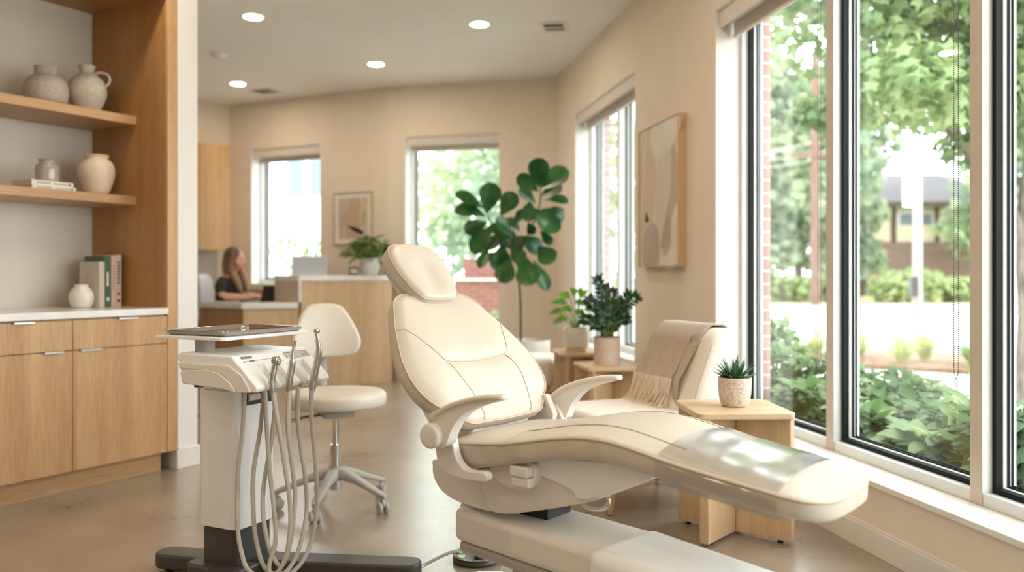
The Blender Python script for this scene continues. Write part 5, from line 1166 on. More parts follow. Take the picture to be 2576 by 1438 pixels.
# raised counter
hc = [R1+r_*0.002, H1]
for k in range(1, 7):
    a = R(-68+22*k); hc.append(Vector((-1.345, 8.85, 0))+Vector((math.cos(a)*0.13, math.sin(a)*0.13, 0)))
hc += [Vector((-1.42, 9.00, 0)), Vector((-2.30, 8.72, 0)), H2]
def inset(ps, d):
    c = sum(ps, Vector())/len(ps); return [c+(p-c)*(1-d/ (p-c).length) for p in ps]
poly_at(hc, 1.045, 1.10, 'raised_counter_top', M['counter'])
poly_at([R1+r_*0.03+ni*0.012]+[p for p in inset(hc, 0.02)[1:-1]]+[H2+Vector((0.03, 0.02, 0))], 0.0, 1.0445, 'raised_counter_body', M['oakpale'])
# waterfall edge and beige side panel of the raised part
poly_at([R1+r_*0.003, R1+r_*0.028+ni*0.0, R1+r_*0.028+ni*0.012, R1+r_*0.003+ni*0.012], 0.834, 1.0445, 'waterfall_edge', M['counter'], 0.001)
poly_at([R1+l_*0.012+r_*0.004, R1+l_*0.012+r_*0.02, H2+r_*0.02, H2+r_*0.001], 0.834, 1.0445, 'counter_side_panel', mat('beige_laminate', srgb(206, 186, 164), 0.6, scale=8), 0.001)
# items on it
def onbox(name, label, cat, c, rz, parts):
    th = thing(name, label, cat, c, rz); F = WM[th.name]
    for nm, m, bx, bev in parts:
        mb = MB(F); mb.box(*bx); build(mb, nm, m, th, bevel=bev)
    return th
lap = thing('open_laptop', 'open silver laptop seen from behind on the raised counter', 'laptop', (-2.03, 8.56, 1.1005), R(14)); F = WM['open_laptop']
mb = MB(F); mb.box(-0.165, 0.165, 0.0, 0.09, 0, 0.012); build(mb, 'keyboard_base', M['lid'], lap, bevel=0.003)
mb = MB(F @ Matrix.Rotation(R(8), 4, 'X')); mb.box(-0.168, 0.168, -0.009, -0.002, 0.0, 0.195); build(mb, 'lid', M['lid'], lap, bevel=0.004)
cn2 = Vector((-1.62, 8.74, 1.1005)); th = thing('candle_jar', 'small black candle jar with a white label beside the counter plant', 'candle', cn2)
mb = MB(); mb.lathe([(0.002, 0), (0.045, 0), (0.046, 0.08), (0.04, 0.085), (0.002, 0.085)], cn2, 24); build(mb, 'jar', M['dark'], th, sharp=50)
mb = MB(); rs_ = [[(cn2.x+0.0468*math.cos(a), cn2.y+0.0468*math.sin(a), cn2.z+z_) for a in [R(-120+8*k) for k in range(13)]] for z_ in (0.018, 0.066)]; mb.grid([[Vector(p) for p in q] for q in rs_]); build(mb, 'paper_label', M['bkwhite'], th, solid=0.0008)
def bushy(c, label, pr, mtl, nleaf, rad, hgt, lm, ll, seed, name='counter_plant', hang=0.1):
    random.seed(seed); th = thing(name, label, 'potted plant', c); pot(c, pr, mtl, th, pr[-1][0]-0.008, pr[-1][1]-0.012); st_ = MB(); lv = MB()
    for i in range(nleaf):
        an = random.random()*2*PI; rr = rad*math.sqrt(random.random()); zz = pr[-1][1]+hgt*(1-(rr/rad)**2*0.75)*random.uniform(.45, 1)-hang*(rr/rad)**3*random.random()
        t = Vector(c)+Vector((math.cos(an)*rr, math.sin(an)*rr, zz)); b = Vector(c)+Vector((math.cos(an)*0.03, math.sin(an)*0.03, pr[-1][1]-0.01))
        if i % 2 == 0: st_.tube(cr([b, (b+t)/2+Vector((0, 0, 0.03)), t], 3), 0.0022, 4)
        d = Vector((math.cos(an+random.uniform(-.7, .7)), math.sin(an+random.uniform(-.7, .7)), random.uniform(-.7, .3))).normalized(); leaf(lv, t, t+d*ll*random.uniform(.7, 1.15), ll*0.6, up=(0, 0, 1), droop=0.2, shape='heart', nseg=4, fold=0.2)
    build(st_, 'stems', M['greenstem'], th); build(lv, 'leaves', lm, th, sharp=180)
bushy(Vector((-1.475, 8.82, 1.1005)), 'bushy trailing plant in a grey-white pot on the raised counter', [(0.06, 0), (0.085, 0.01), (0.108, 0.07), (0.105, 0.13), (0.095, 0.175)], M['whitecer'], 190, 0.26, 0.25, M['deskleaf'], 0.11, 5)
bushy(Vector((-1.14, 9.02, 0.0)), 'leafy plant in a tall beige planter behind the right end of the counter', [(0.10, 0), (0.13, 0.02), (0.15, 0.5), (0.15, 1.16)], M['blush'], 60, 0.17, 0.20, M['pothos'], 0.085, 6, 'floor_plant', 0.18)
# black laptop of the receptionist
kb = thing('desk_laptop', 'black laptop open in front of the receptionist on the low worktop', 'laptop', (-2.50, 8.66, 0.8335), R(165)); F = WM['desk_laptop']
mb = MB(F); mb.box(-0.02, 0.17, -0.13, 0.13, 0, 0.012); build(mb, 'keyboard_base', M['dark'], kb, bevel=0.003)
mb = MB(F @ Matrix.Rotation(R(-14), 4, 'Y')); mb.box(-0.026, -0.018, -0.13, 0.13, 0.004, 0.175); build(mb, 'screen', M['black'], kb, bevel=0.003)
ms = thing('computer_mouse', 'small dark mouse on the low worktop by the receptionist', 'mouse', (-2.68, 8.50, 0.8335)); mb = MB(); mb.sphere((-2.68, 8.50, 0.846), 0.03, 16, 8, (1.2, 0.8, 0.42)); o = build(mb, 'mouse_shell', M['dark'], ms)
mb = MB(); mb.sphere((-2.665, 8.498, 0.8555), 0.006, 10, 6, (1.4, 0.5, 0.8)); build(mb, 'scroll_wheel', M['black'], ms)
# wall cabinets in the left corner
UF = frame_m(L0, tw, nw)
for i, (a, b, lab) in enumerate(((0.148, 0.50, 'oak wall cabinet at the right end above the receptionist'), (0.502, 0.95, 'oak wall cabinet partly hidden by the white wall end'))):
    c = L0+tw*((a+b)/2)-nw*0.16+Vector((0, 0, 1.40)); th = thing('wall_cabinet', lab, 'cabinet', c, math.atan2(tw.y, tw.x))
    mb = MB(UF); mb.box(a, b, -0.31, -0.002, 1.40, 2.60); build(mb, 'body', M['oak'], th)
    mb = MB(UF); mb.box(a+0.002, b-0.002, -0.332, -0.3105, 1.385, 2.60); build(mb, 'door', M['oakshade'] if 0 else M['oak'], th, bevel=0.001)
mb = MB(UF); mb.box(0.15, 2.4, -0.012, -0.001, 0.93, 1.3995); struct(build(mb, 'trim_11', mat('grey_backsplash', srgb(196, 184, 170), 0.4, scale=6)))
cr_ = thing('credenza', 'low oak credenza behind the receptionist under the window', 'sideboard', (-2.86, 9.78, 0), math.atan2(tl.y, tl.x)); F = WM['credenza']
mb = MB(F); mb.box(-0.42, 0.42, -0.1, 0.1, 0.06, 0.93); build(mb, 'body', M['oakpale'], cr_, bevel=0.003)
mb = MB(F); mb.box(-0.44, 0.44, -0.12, 0.11, 0.9305, 0.955); build(mb, 'top', M['oakpalex'], cr_, bevel=0.003)
for s_ in (-1, 1): mb = MB(F); mb.box(min(s_*0.005, s_*0.41), max(s_*0.005, s_*0.41), 0.1005, 0.118, 0.09, 0.91); build(mb, 'door', M['oakpale'], cr_, bevel=0.002)
mb = MB(F); mb.box(-0.40, 0.40, -0.09, 0.09, 0.0, 0.0595); build(mb, 'plinth', M['dark'], cr_)
# office chair
oc = Vector((-3.16, 9.06, 0)); och = thing('office_chair', 'pale grey office chair behind the receptionist', 'office chair', oc, R(4)); F = WM['office_chair']
mb = MB(F); pillow(mb, [(0.23*math.cos(R(q)), 0.22*math.sin(R(q))) for q in range(0, 360, 30)], lambda a, b, c: F @ Vector((0.16+a, b, 0.44+c)), 0.05, 0.02, 3) if 0 else None
m2 = MB(); pillow(m2, [(0.23*math.cos(R(q)), 0.22*math.sin(R(q))) for q in range(0, 360, 30)], lambda a, b, c: F @ Vector((0.17+a, b, 0.42+c)), 0.05, 0.02, 3); build(m2, 'seat', M['officechair'], och, sharp=80)
m2 = MB(); pillow(m2, [(-0.2, 0), (0, -0.02), (0.2, 0), (0.225, 0.25), (0.2, 0.46), (0, 0.49), (-0.2, 0.46), (-0.225, 0.25)], lambda a, b, c: F @ Vector((-0.10+c*1-0.06*b-0.0*a+0.9*a*a, a, 0.62+b)), 0.03, 0.015, 4); build(m2, 'backrest', M['officechair'], och, sharp=80)
mb = MB(F); mb.tube([(0.15, 0, 0.10), (0.15, 0, 0.37)], 0.025, 16); build(mb, 'gas_column', M['steel'], och)
mb = MB(F); mb.tube([(p.x, p.y, p.z) for p in cr([(0.05, 0, 0.37), (-0.10, 0, 0.40), (-0.145, 0, 0.52), (-0.135, 0, 0.72)], 4)], 0.018, 8); build(mb, 'back_support', M['dark'], och)
for k in range(5):
    a = R(20+72*k); mb = MB(F); mb.tube([(0.15, 0, 0.11), (0.15+0.27*math.cos(a), 0.27*math.sin(a), 0.075)], [0.024, 0.016], 8); lg = build(mb, 'leg', M['dark'], och)
    mb = MB(F); c = (0.15+0.27*math.cos(a), 0.27*math.sin(a), 0.03); mb.tube([(c[0]-0.015, c[1], 0.03), (c[0]+0.015, c[1], 0.03)], 0.03, 16); build(mb, 'caster_wheel', M['black'], lg)

# ------------------------------------------------------------------ person at the desk
pr_ = thing('person', 'person with long fair hair in a dark short-sleeved top typing at the reception desk', 'person', (-2.98, 9.04, 0), R(-8))
PF = WM['person']
def fuse(parts, name, m, par, vox=0.007, smooth=6):
    me = bpy.data.meshes.new('t'); me.from_pydata([tuple(PF.inverted() @ v) if 0 else tuple(v) for v in parts.v], [], parts.f); o = bpy.data.objects.new('t', me); COL.objects.link(o)
    q = o.modifiers.new('r', 'REMESH'); q.mode = 'VOXEL'; q.voxel_size = vox; q.use_smooth_shade = True
    s_ = o.modifiers.new('s', 'SMOOTH'); s_.factor = 0.5; s_.iterations = smooth
    dg = bpy.context.evaluated_depsgraph_get(); nm = bpy.data.meshes.new_from_object(o.evaluated_get(dg)); bpy.data.objects.remove(o)
    nm.name = name; nm.materials.clear(); nm.materials.append(m); nm.polygons.foreach_set('use_smooth', [True]*len(nm.polygons)); ob = bpy.data.objects.new(name, nm); COL.objects.link(ob)
    if par: ob.parent = par; WM[ob.name] = WM[par.name]
    return ob
def limb(mb, pts, rs__, flat=1.0, n=14): mb.tube([(p.x, p.y, p.z) for p in cr(pts, 5)], [lerp_tab([(i/(len(rs__)-1), r) for i, r in enumerate(rs__)], k/(5*(len(pts)-1)))[0] for k in range(5*(len(pts)-1)+1)], n, flat=flat)
B = MB()
def torso(mb, off=0.0, z0=0.44, z1=1.12):
    T = [(0.44, -0.04, 0.17, 0.115), (0.55, -0.05, 0.165, 0.11), (0.68, -0.045, 0.14, 0.095), (0.80, -0.03, 0.145, 0.10), (0.92, -0.01, 0.165, 0.115), (1.02, 0.0, 0.175, 0.10), (1.075, 0.005, 0.15, 0.075), (1.11, 0.01, 0.075, 0.055)]
    rs_ = []
    for z_, x_, wy, wx in T:
        if z_ < z0-1e-3 or z_ > z1: continue
        rs_.append([(x_+(wx+off)*math.cos(2*PI*i/28), (wy+off)*math.sin(2*PI*i/28), z_) for i in range(28)])
    mb.rings([[Vector(p) for p in r] for r in rs_], True)
torso(B)
limb(B, [(0.01, 0, 1.08), (0.03, 0, 1.16), (0.045, 0, 1.20)], [0.055, 0.048, 0.050])
hc_ = Vector((0.062, 0, 1.268))
B.sphere(hc_+Vector((-0.012, 0, 0.018)), 0.1, 24, 16, (0.98, 0.76, 1.0))
B.sphere(hc_+Vector((0.022, 0, -0.040)), 0.072, 20, 14, (0.95, 0.82, 1.05))
B.sphere(hc_+Vector((0.066, 0, -0.086)), 0.022, 12, 10)
B.tube([hc_+Vector((0.080, 0, 0.012)), hc_+Vector((0.100, 0, -0.014)), hc_+Vector((0.112, 0, -0.032)), hc_+Vector((0.090, 0, -0.040))], [0.008, 0.010, 0.013, 0.008], 10)
B.tube([hc_+Vector((0.082, -0.022, -0.062)), hc_+Vector((0.094, 0, -0.060)), hc_+Vector((0.082, 0.022, -0.062))], [0.004, 0.009, 0.004], 8)
for s_ in (-1, 1):
    B.sphere(hc_+Vector((0.070, s_*0.032, 0.024)), 0.014, 10, 8, (0.7, 1.4, 0.6)); B.sphere(hc_+Vector((-0.005, s_*0.078, -0.015)), 0.022, 12, 8, (0.9, 0.35, 1.3))
    B.sphere(hc_+Vector((0.045, s_*0.045, -0.040)), 0.030, 12, 8)
    limb(B, [(0.0, s_*0.155, 1.04), (0.0, s_*0.215, 0.96), (0.04, s_*0.232, 0.885)], [0.052, 0.046, 0.038])
    hx = 0.36; hy = s_*0.07-0.02
    limb(B, [(0.04, s_*0.232, 0.885), (0.17, s_*0.17, 0.875), (0.295, hy*1.15, 0.876)], [0.037, 0.035, 0.022])
    limb(B, [(0.29, hy*1.15, 0.876), (0.325, hy, 0.878), (0.365, hy*0.9, 0.872)], [0.022, 0.030, 0.029], 0.5)
    for k in range(4):
        yk = hy*0.9+(k-1.5)*0.0165; ln = (0.058, 0.068, 0.064, 0.050)[k]
        limb(B, [(0.365, yk, 0.872), (0.365+ln*0.5, yk+(k-1.5)*0.003, 0.872+0.006), (0.365+ln, yk+(k-1.5)*0.004, 0.858)], [0.0095, 0.0088, 0.007], 1, 8)
    limb(B, [(0.32, hy-s_*0.018, 0.872), (0.352, hy-s_*0.040, 0.868), (0.385, hy-s_*0.046, 0.862)], [0.012, 0.011, 0.008], 1, 8)
    limb(B, [(-0.03, s_*0.09, 0.50), (0.18, s_*0.10, 0.515), (0.40, s_*0.10, 0.50)], [0.088, 0.078, 0.058])
    limb(B, [(0.40, s_*0.10, 0.50), (0.395, s_*0.10, 0.30), (0.36, s_*0.10, 0.09)], [0.057, 0.054, 0.034])
    limb(B, [(0.33, s_*0.10, 0.045), (0.42, s_*0.105, 0.04), (0.51, s_*0.11, 0.030)], [0.036, 0.036, 0.026])
body = fuse(B, 'body', M['skin'], pr_)
Sh = MB(); torso(Sh, 0.012, 0.44, 1.09)
for s_ in (-1, 1): limb(Sh, [(0.0, s_*0.13, 1.045), (0.0, s_*0.205, 0.985), (0.022, s_*0.232, 0.918)], [0.062, 0.060, 0.060])
sh = fuse(Sh, 'shirt', M['scrub'], pr_)
Tr = MB()
for s_ in (-1, 1):
    limb(Tr, [(-0.03, s_*0.09, 0.50), (0.18, s_*0.10, 0.515), (0.41, s_*0.10, 0.50)], [0.10, 0.090, 0.070]); limb(Tr, [(0.41, s_*0.10, 0.50), (0.40, s_*0.10, 0.30), (0.36, s_*0.10, 0.11)], [0.068, 0.066, 0.060])
Tr.sphere((-0.05, 0, 0.50), 0.15, 20, 12, (0.95, 1.2, 0.75)); fuse(Tr, 'trousers', M['scrub'], pr_)
for s_ in (-1, 1):
    mb = MB(PF); limb(mb, [(0.31, s_*0.10, 0.048), (0.40, s_*0.103, 0.048), (0.52, s_*0.11, 0.036)], [0.044, 0.046, 0.034]); build(mb, 'shoe', M['black'], pr_, sharp=80)
Hr = MB(); Hr.sphere(hc_+Vector((-0.030, 0, 0.030)), 0.108, 24, 16, (0.98, 0.84, 1.0))
Hr.tube([hc_+Vector((-0.05, 0, 0.0)), hc_+Vector((-0.075, 0, -0.08)), hc_+Vector((-0.085, 0, -0.17))], [0.088, 0.078, 0.055], 18)
for s_ in (-1, 1):
    limb(Hr, [hc_+Vector((-0.01, s_*0.055, 0.075)), hc_+Vector((-0.004, s_*0.086, 0.0)), hc_+Vector((-0.012, s_*0.092, -0.09)), hc_+Vector((0.035, s_*0.10, -0.19)), hc_+Vector((0.078, s_*0.085, -0.28)), hc_+Vector((0.10, s_*0.07, -0.355))], [0.036, 0.034, 0.040, 0.040, 0.032, 0.010])
hair = fuse(Hr, 'hair', M['hair'], pr_, 0.006, 4)
for s_ in (-1, 1):
    mb = MB(PF); mb.sphere(hc_+Vector((0.079, s_*0.032, 0.006)), 0.0085, 10, 8, (0.6, 1.3, 0.6)); e0 = build(mb, 'eye', M['black'], pr_)
mb = MB(PF); mb.tube([hc_+Vector((0.090, -0.018, -0.061)), hc_+Vector((0.1005, 0, -0.060)), hc_+Vector((0.090, 0.018, -0.061))], [0.002, 0.005, 0.002], 8); build(mb, 'lips', mat('lips', srgb(190, 110, 100), 0.5), pr_)
# ------------------------------------------------------------------ outdoors
random.seed(21)
def slab(name, ps, z0, z1, m):
    mb = MB(); mb.prism(ps, z0, z1); return struct(build(mb, name, m))
slab('ground', [(-60, -20), (90, -20), (90, 110), (-60, 110)], -0.25, -0.12, mat('pale_ground', srgb(206, 200, 190), 0.9, c2=srgb(190, 184, 172), scale=0.6))
slab('road', [(-4.0, 14.2), (60, 14.2), (60, 31), (-4.0, 31)], -0.119, -0.10, mat('pale_asphalt', srgb(196, 196, 198), 0.8, c2=srgb(186, 186, 190), scale=2))
slab('road_line', [(-4, 22.4), (60, 22.4), (60, 22.6), (-4, 22.6)], -0.0995, -0.096, M['trim'])
slab('sidewalk', [(-4, 31.2), (60, 31.2), (60, 33.2), (-4, 33.2)], -0.119, -0.02, mat('concrete_walk', srgb(214, 208, 196), 0.9, scale=1))
slab('kerb', [(-4, 13.9), (60, 13.9), (60, 14.19), (-4, 14.19)], -0.119, -0.02, mat('concrete_kerb', srgb(210, 206, 198), 0.9, scale=1))
slab('verge', [(-4, 33.25), (60, 33.25), (60, 50), (-4, 50)], -0.119, -0.03, mat('dry_grass', srgb(176, 172, 110), 0.95, c2=srgb(150, 150, 90), scale=3))
# planting beds
wo = R0+nr*0.42; 
def wp(a, d): p = R0+tr*a+nr*d; return (p.x, p.y)
slab('planting_bed', [wp(-0.5, 0.36), wp(8.5, 0.36), wp(8.5, 1.9), wp(6.0, 2.2), wp(3.5, 1.9), wp(-0.5, 1.8)], -0.119, -0.05, M['soil'])
bedp = cr([(3.9, 11.6, 0), (5.0, 10.9, 0), (6.2, 10.2, 0), (7.4, 10.0, 0), (7.8, 11.6, 0), (6.4, 12.9, 0), (4.9, 13.2, 0), (3.8, 12.6, 0)], 4, True)
slab('mulch_bed', [(p.x, p.y) for p in bedp], -0.119, -0.06, mat('mulch', srgb(150, 120, 96), 0.95, c2=srgb(116, 88, 66), scale=14, bump=0.8, bscale=40))

def cloud_tree(name, label, cat, base, clumps, nleaf, lr, mtl, trunk=None, bark='bark', mapl=True, group=None, limbs=()):
    th = thing(name, label, cat, base, 0, group); lv = MB()
    vol = sum(c[3]**2 for c in clumps)
    for (x, y, z, r, sq) in clumps:
        for i in range(int(nleaf*r*r/vol)):
            d = rdir(0.2); rr = r*(random.random()**0.35); c = Vector(base)+Vector((x, y, z))+Vector((d.x*rr, d.y*rr, d.z*rr*sq))
            n = (d*0.6+rdir(0.9)).normalized(); l2 = lr*random.uniform(.7, 1.25)
            if mapl: maple(lv, c, n, l2)
            else: leaf(lv, c, c+(rdir(-0.2)+d*0.6).normalized()*l2*2, l2*1.0, up=n, nseg=2, nc=1, droop=0.1)
    build(lv, 'foliage', mtl, th, sharp=180)
    if trunk:
        mb = MB(); P = cr([Vector(base)+Vector(p[:3]) for p in trunk], 5); n = len(P); mb.tube(P, [lerp_tab([(i/(len(trunk)-1), p[3]) for i, p in enumerate(trunk)], k/(n-1))[0] for k in range(n)], 14)
        for lb in limbs:
            P = cr([Vector(base)+Vector(p[:3]) for p in lb], 4); n = len(P); mb.tube(P, [lb[0][3]+(lb[-1][3]-lb[0][3])*k/(n-1) for k in range(n)], 10)
        build(mb, 'trunk', M[bark], th)
    return th
# street maple beside the right pane
mb_ = (4.95, 8.15, -0.12)
cloud_tree('maple_tree', 'large maple tree whose branches hang over the middle and right panes', 'tree', mb_, [(-0.6, 0.2, 4.7, 1.5, .8), (-1.5, 0.4, 3.9, 1.0, .8), (0.5, 0.0, 4.3, 1.5, .8), (-1.3, -0.3, 2.95, 0.62, .7), (-0.55, 0.3, 3.1, 0.75, .65), (0.3, 0.4, 3.0, 0.8, .6), (-0.45, 0.2, 2.45, 0.36, .6), (0.3, -0.2, 2.35, 0.42, .7), (-0.1, 0.8, 3.6, 1.1, .9), (0.75, 0.3, 2.2, 0.5, .8), (-2.0, 0.5, 4.6, 0.9, .8), (-1.9, 0.2, 2.8, 0.35, .6)],
    9500, 0.085, M['tree'], [(0, 0, 0, .17), (0.02, 0, 0.8, .13), (-0.02, 0, 1.6, .12), (0.05, 0, 2.6, .10), (0, 0, 4.0, .06)], limbs=([(0, 0, 1.45, .07), (-0.14, 0, 1.75, .06), (-0.3, 0.1, 2.1, .05), (-0.9, 0.2, 2.9, .03)], [(0.02, 0, 1.8, .07), (0.35, 0, 2.3, .05), (0.7, 0.1, 3.0, .03)]))
# trees across the street, seen in the left pane and beyond
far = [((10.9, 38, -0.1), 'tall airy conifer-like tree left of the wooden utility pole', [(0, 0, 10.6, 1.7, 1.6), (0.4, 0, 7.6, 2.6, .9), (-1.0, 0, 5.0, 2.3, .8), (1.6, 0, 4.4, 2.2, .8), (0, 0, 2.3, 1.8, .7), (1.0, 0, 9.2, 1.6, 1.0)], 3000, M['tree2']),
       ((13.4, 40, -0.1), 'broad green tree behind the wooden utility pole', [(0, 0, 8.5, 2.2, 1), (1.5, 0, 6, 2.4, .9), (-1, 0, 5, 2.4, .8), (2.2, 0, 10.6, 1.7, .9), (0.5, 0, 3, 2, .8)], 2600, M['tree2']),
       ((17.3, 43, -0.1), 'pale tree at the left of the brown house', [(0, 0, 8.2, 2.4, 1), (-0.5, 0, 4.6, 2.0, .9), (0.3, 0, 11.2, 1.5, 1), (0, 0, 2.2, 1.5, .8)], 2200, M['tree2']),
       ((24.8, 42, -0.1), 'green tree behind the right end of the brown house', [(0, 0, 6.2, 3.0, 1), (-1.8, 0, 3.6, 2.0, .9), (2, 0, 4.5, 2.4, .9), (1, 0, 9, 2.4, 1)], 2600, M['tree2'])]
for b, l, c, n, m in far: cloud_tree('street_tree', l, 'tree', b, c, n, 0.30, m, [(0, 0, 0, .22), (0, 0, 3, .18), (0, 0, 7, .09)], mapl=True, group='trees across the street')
# utility pole with crossarm and wires
th = thing('utility_pole', 'weathered brown wooden utility pole across the street', 'utility pole', (11.2, 31.6, -0.02))
mb = MB(); mb.tube([(11.2, 31.6, -0.02), (11.2, 31.6, 9.3)], [0.17, 0.13], 14); build(mb, 'pole', M['polewood'], th)
mb = MB(); mb.box(10.2, 12.2, 31.42, 31.52, 5.45, 5.6); build(mb, 'crossarm', M['polewood'], th)
mb = MB()
for z_, x_ in ((5.75, 10.3), (5.75, 12.1), (5.3, 11.0), (6.0, 11.4)):
    P = [Vector((x_, 31.5, z_)), Vector((x_-5, 33, z_-0.45)), Vector((x_-12, 36, z_+0.3))]; mb.tube(cr(P, 6), 0.022, 5)
build(mb, 'wires', M['greyplastic'], th)
# steel street post with a white sign
th = thing('street_light_post', 'grey steel street post with a white sign board and control box on the pavement', 'street post', (6.31, 13.3, -0.12))
mb = MB(); mb.tube([(6.31, 13.3, -0.12), (6.31, 13.3, 2.9)], [0.075, 0.065], 18); build(mb, 'post', M['greyplastic'], th)
mb = MB(); mb.lathe([(0.13, 0), (0.13, 0.02), (0.085, 0.03), (0.08, 0.14)], (6.31, 13.3, -0.12), 20); build(mb, 'base_flange', M['greyplastic'], th)
mb = MB(); mb.box(6.04, 6.30, 13.18, 13.22, 2.15, 2.84); build(mb, 'sign_board', M['wallwhite'], th, bevel=0.005)
mb = MB(); mb.box(6.17, 6.26, 13.16, 13.30, 0.78, 1.08); build(mb, 'control_box', M['dark'], th, bevel=0.01)
# house across the street
HX, HY = 21.3, 46.0
th = thing('house', 'two-storey brown and cream house with a grey hipped roof across the street', 'house', (HX, HY, -0.1))
def hb(nm, m, x0, x1, y0, y1, z0, z1, par=th, bev=0): mb = MB(); mb.box(HX+x0, HX+x1, HY+y0, HY+y1, z0, z1); return build(mb, nm, m, par, bevel=bev)
cream = mat('cream_render', srgb(222, 208, 182), 0.9, scale=2); sid = mat('brown_siding', srgb(142, 118, 108), 0.9, c2=srgb(112, 92, 84), scale=3, stretch=(0.05, 0.05, 6)); dk = mat('brown_timber', srgb(92, 74, 66), 0.8, scale=5); gw = mat('dark_window_glass', srgb(120, 132, 140), 0.15, scale=2)
hb('upper_wall', cream, -2.6, 5.6, 0, 6, 2.9, 5.0); hb('siding_wall', sid, -2.6, 5.6, -0.15, 6, 0.9, 2.9); hb('ground_floor_wall', dk, -2.5, 5.5, 0.3, 6, -0.1, 0.9)
mb = MB(); e = 0.7; mb.add([(HX-2.6-e, HY-e, 5.0), (HX+5.6+e, HY-e, 5.0), (HX+5.6+e, HY+6+e, 5.0), (HX-2.6-e, HY+6+e, 5.0), (HX+0.2, HY+3, 6.9), (HX+3.2, HY+3, 6.9)], [(0, 1, 5, 4), (1, 2, 5), (2, 3, 4, 5), (3, 0, 4), (3, 2, 1, 0)]); build(mb, 'roof', mat('grey_shingles', srgb(96, 92, 92), 0.9, c2=srgb(82, 78, 79), scale=6), th)
hb('eaves_board', dk, -3.25, 6.25, -0.75, -0.65, 4.75, 5.0)
for x0, x1 in ((-2.62, -2.4), (-0.9, -0.7), (1.45, 1.6), (5.4, 5.62)): hb('timber_post', dk, x0, x1, -0.2, 0.0, 2.9, 4.75)
for x0, x1, z0, z1 in ((-0.55, 1.35, 3.7, 4.5), (3.0, 4.6, 3.6, 4.5)):
    w = hb('window_frame', M['trim'], x0, x1, -0.08, 0.0, z0, z1); hb('pane', gw, x0+0.1, (x0+x1)/2-0.05, -0.12, -0.081, z0+0.1, z1-0.1, w); hb('pane', gw, (x0+x1)/2+0.05, x1-0.1, -0.12, -0.081, z0+0.1, z1-0.1, w)
for x0, x1 in ((-1.9, -1.0), (0.2, 1.2), (1.5, 2.2)): w = hb('doorway', gw, x0, x1, 0.2, 0.29, -0.05, 0.85)
# bushes along the far pavement
for i, (x, y, r, h, l) in enumerate(((15.4, 34.6, 1.0, 1.35, 'rounded light green bush at the left below the brown house'), (16.6, 34.8, 1.1, 1.5, 'rounded light green bush in the middle below the brown house'), (18.2, 35.0, 0.9, 1.1, 'low green bush right of the taller bushes below the house'),
                                        (20.3, 35.0, 0.9, 1.1, 'low bush behind the steel street post'), (22.1, 36.0, 1.3, 2.4, 'tall yellow-green bush right of the street post'), (11.9, 36.0, 1.3, 1.2, 'low bush at the foot of the wooden utility pole'), (10.0, 35.5, 1.2, 1.6, 'bush left of the wooden utility pole'), (13.6, 36.0, 1.0, 1.5, 'bush right of the wooden utility pole'))):
    random.seed(30+i); cloud_tree('bush', l, 'bush', (x, y, -0.05), [(0, 0, h*0.5, r, h*0.5/r), (-r*0.4, 0, h*0.55, r*0.6, .6), (r*0.4, 0.2, h*0.6, r*0.5, .6)], 700, 0.15, M['hedge'], group='bushes across the street')
# fence and hut across the street at left
th = thing('garden_wall', 'low taupe garden wall behind the wooden utility pole', 'wall', (11.6, 38.5, -0.05)); mb = MB(); mb.box(8.5, 15.5, 38.4, 38.7, -0.05, 0.95); build(mb, 'wall_body', mat('taupe_blocks', srgb(176, 156, 142), 0.9, scale=4), th); mb = MB(); mb.box(8.4, 15.6, 38.35, 38.75, 0.951, 1.03); build(mb, 'coping', M['greyplastic'], th)
# parked car
CX, CY = 17.6, 27.5
car = thing('parked_car', 'white car parked on the street at the right edge', 'car', (CX, CY, -0.1)); 
side = [(-2.1, 0.35), (-2.15, 0.75), (-2.0, 0.95), (-1.2, 1.05), (-0.55, 1.45), (0.7, 1.48), (1.4, 1.08), (2.1, 0.95), (2.2, 0.6), (2.15, 0.32)]
mb = MB(); mb.prism([(CX+a, b-0.1) for a, b in side], CY-0.85, CY+0.85, lambda a, b, c: (a, c, b)); build(mb, 'body', mat('white_car_paint', srgb(238, 238, 238), 0.2, coat=0.6), car, bevel=0.08, seg=3)
mb = MB(); mb.prism([(CX-1.1, 0.98), (CX-0.5, 1.32), (CX+0.66, 1.35), (CX+1.22, 0.99)], CY-0.865, CY+0.865, lambda a, b, c: (a, c, b)); build(mb, 'side_windows', gw, car)
for a in (-1.35, 1.35):
    for s_ in (-1, 1): mb = MB(); mb.lathe([(0.02, -0.1), (0.2, -0.1), (0.32, -0.09), (0.33, 0), (0.32, 0.09), (0.2, 0.1), (0.02, 0.1)], (CX+a, CY+s_*0.78, 0.235), 24, 'y'); build(mb, 'wheel', M['black'], car)
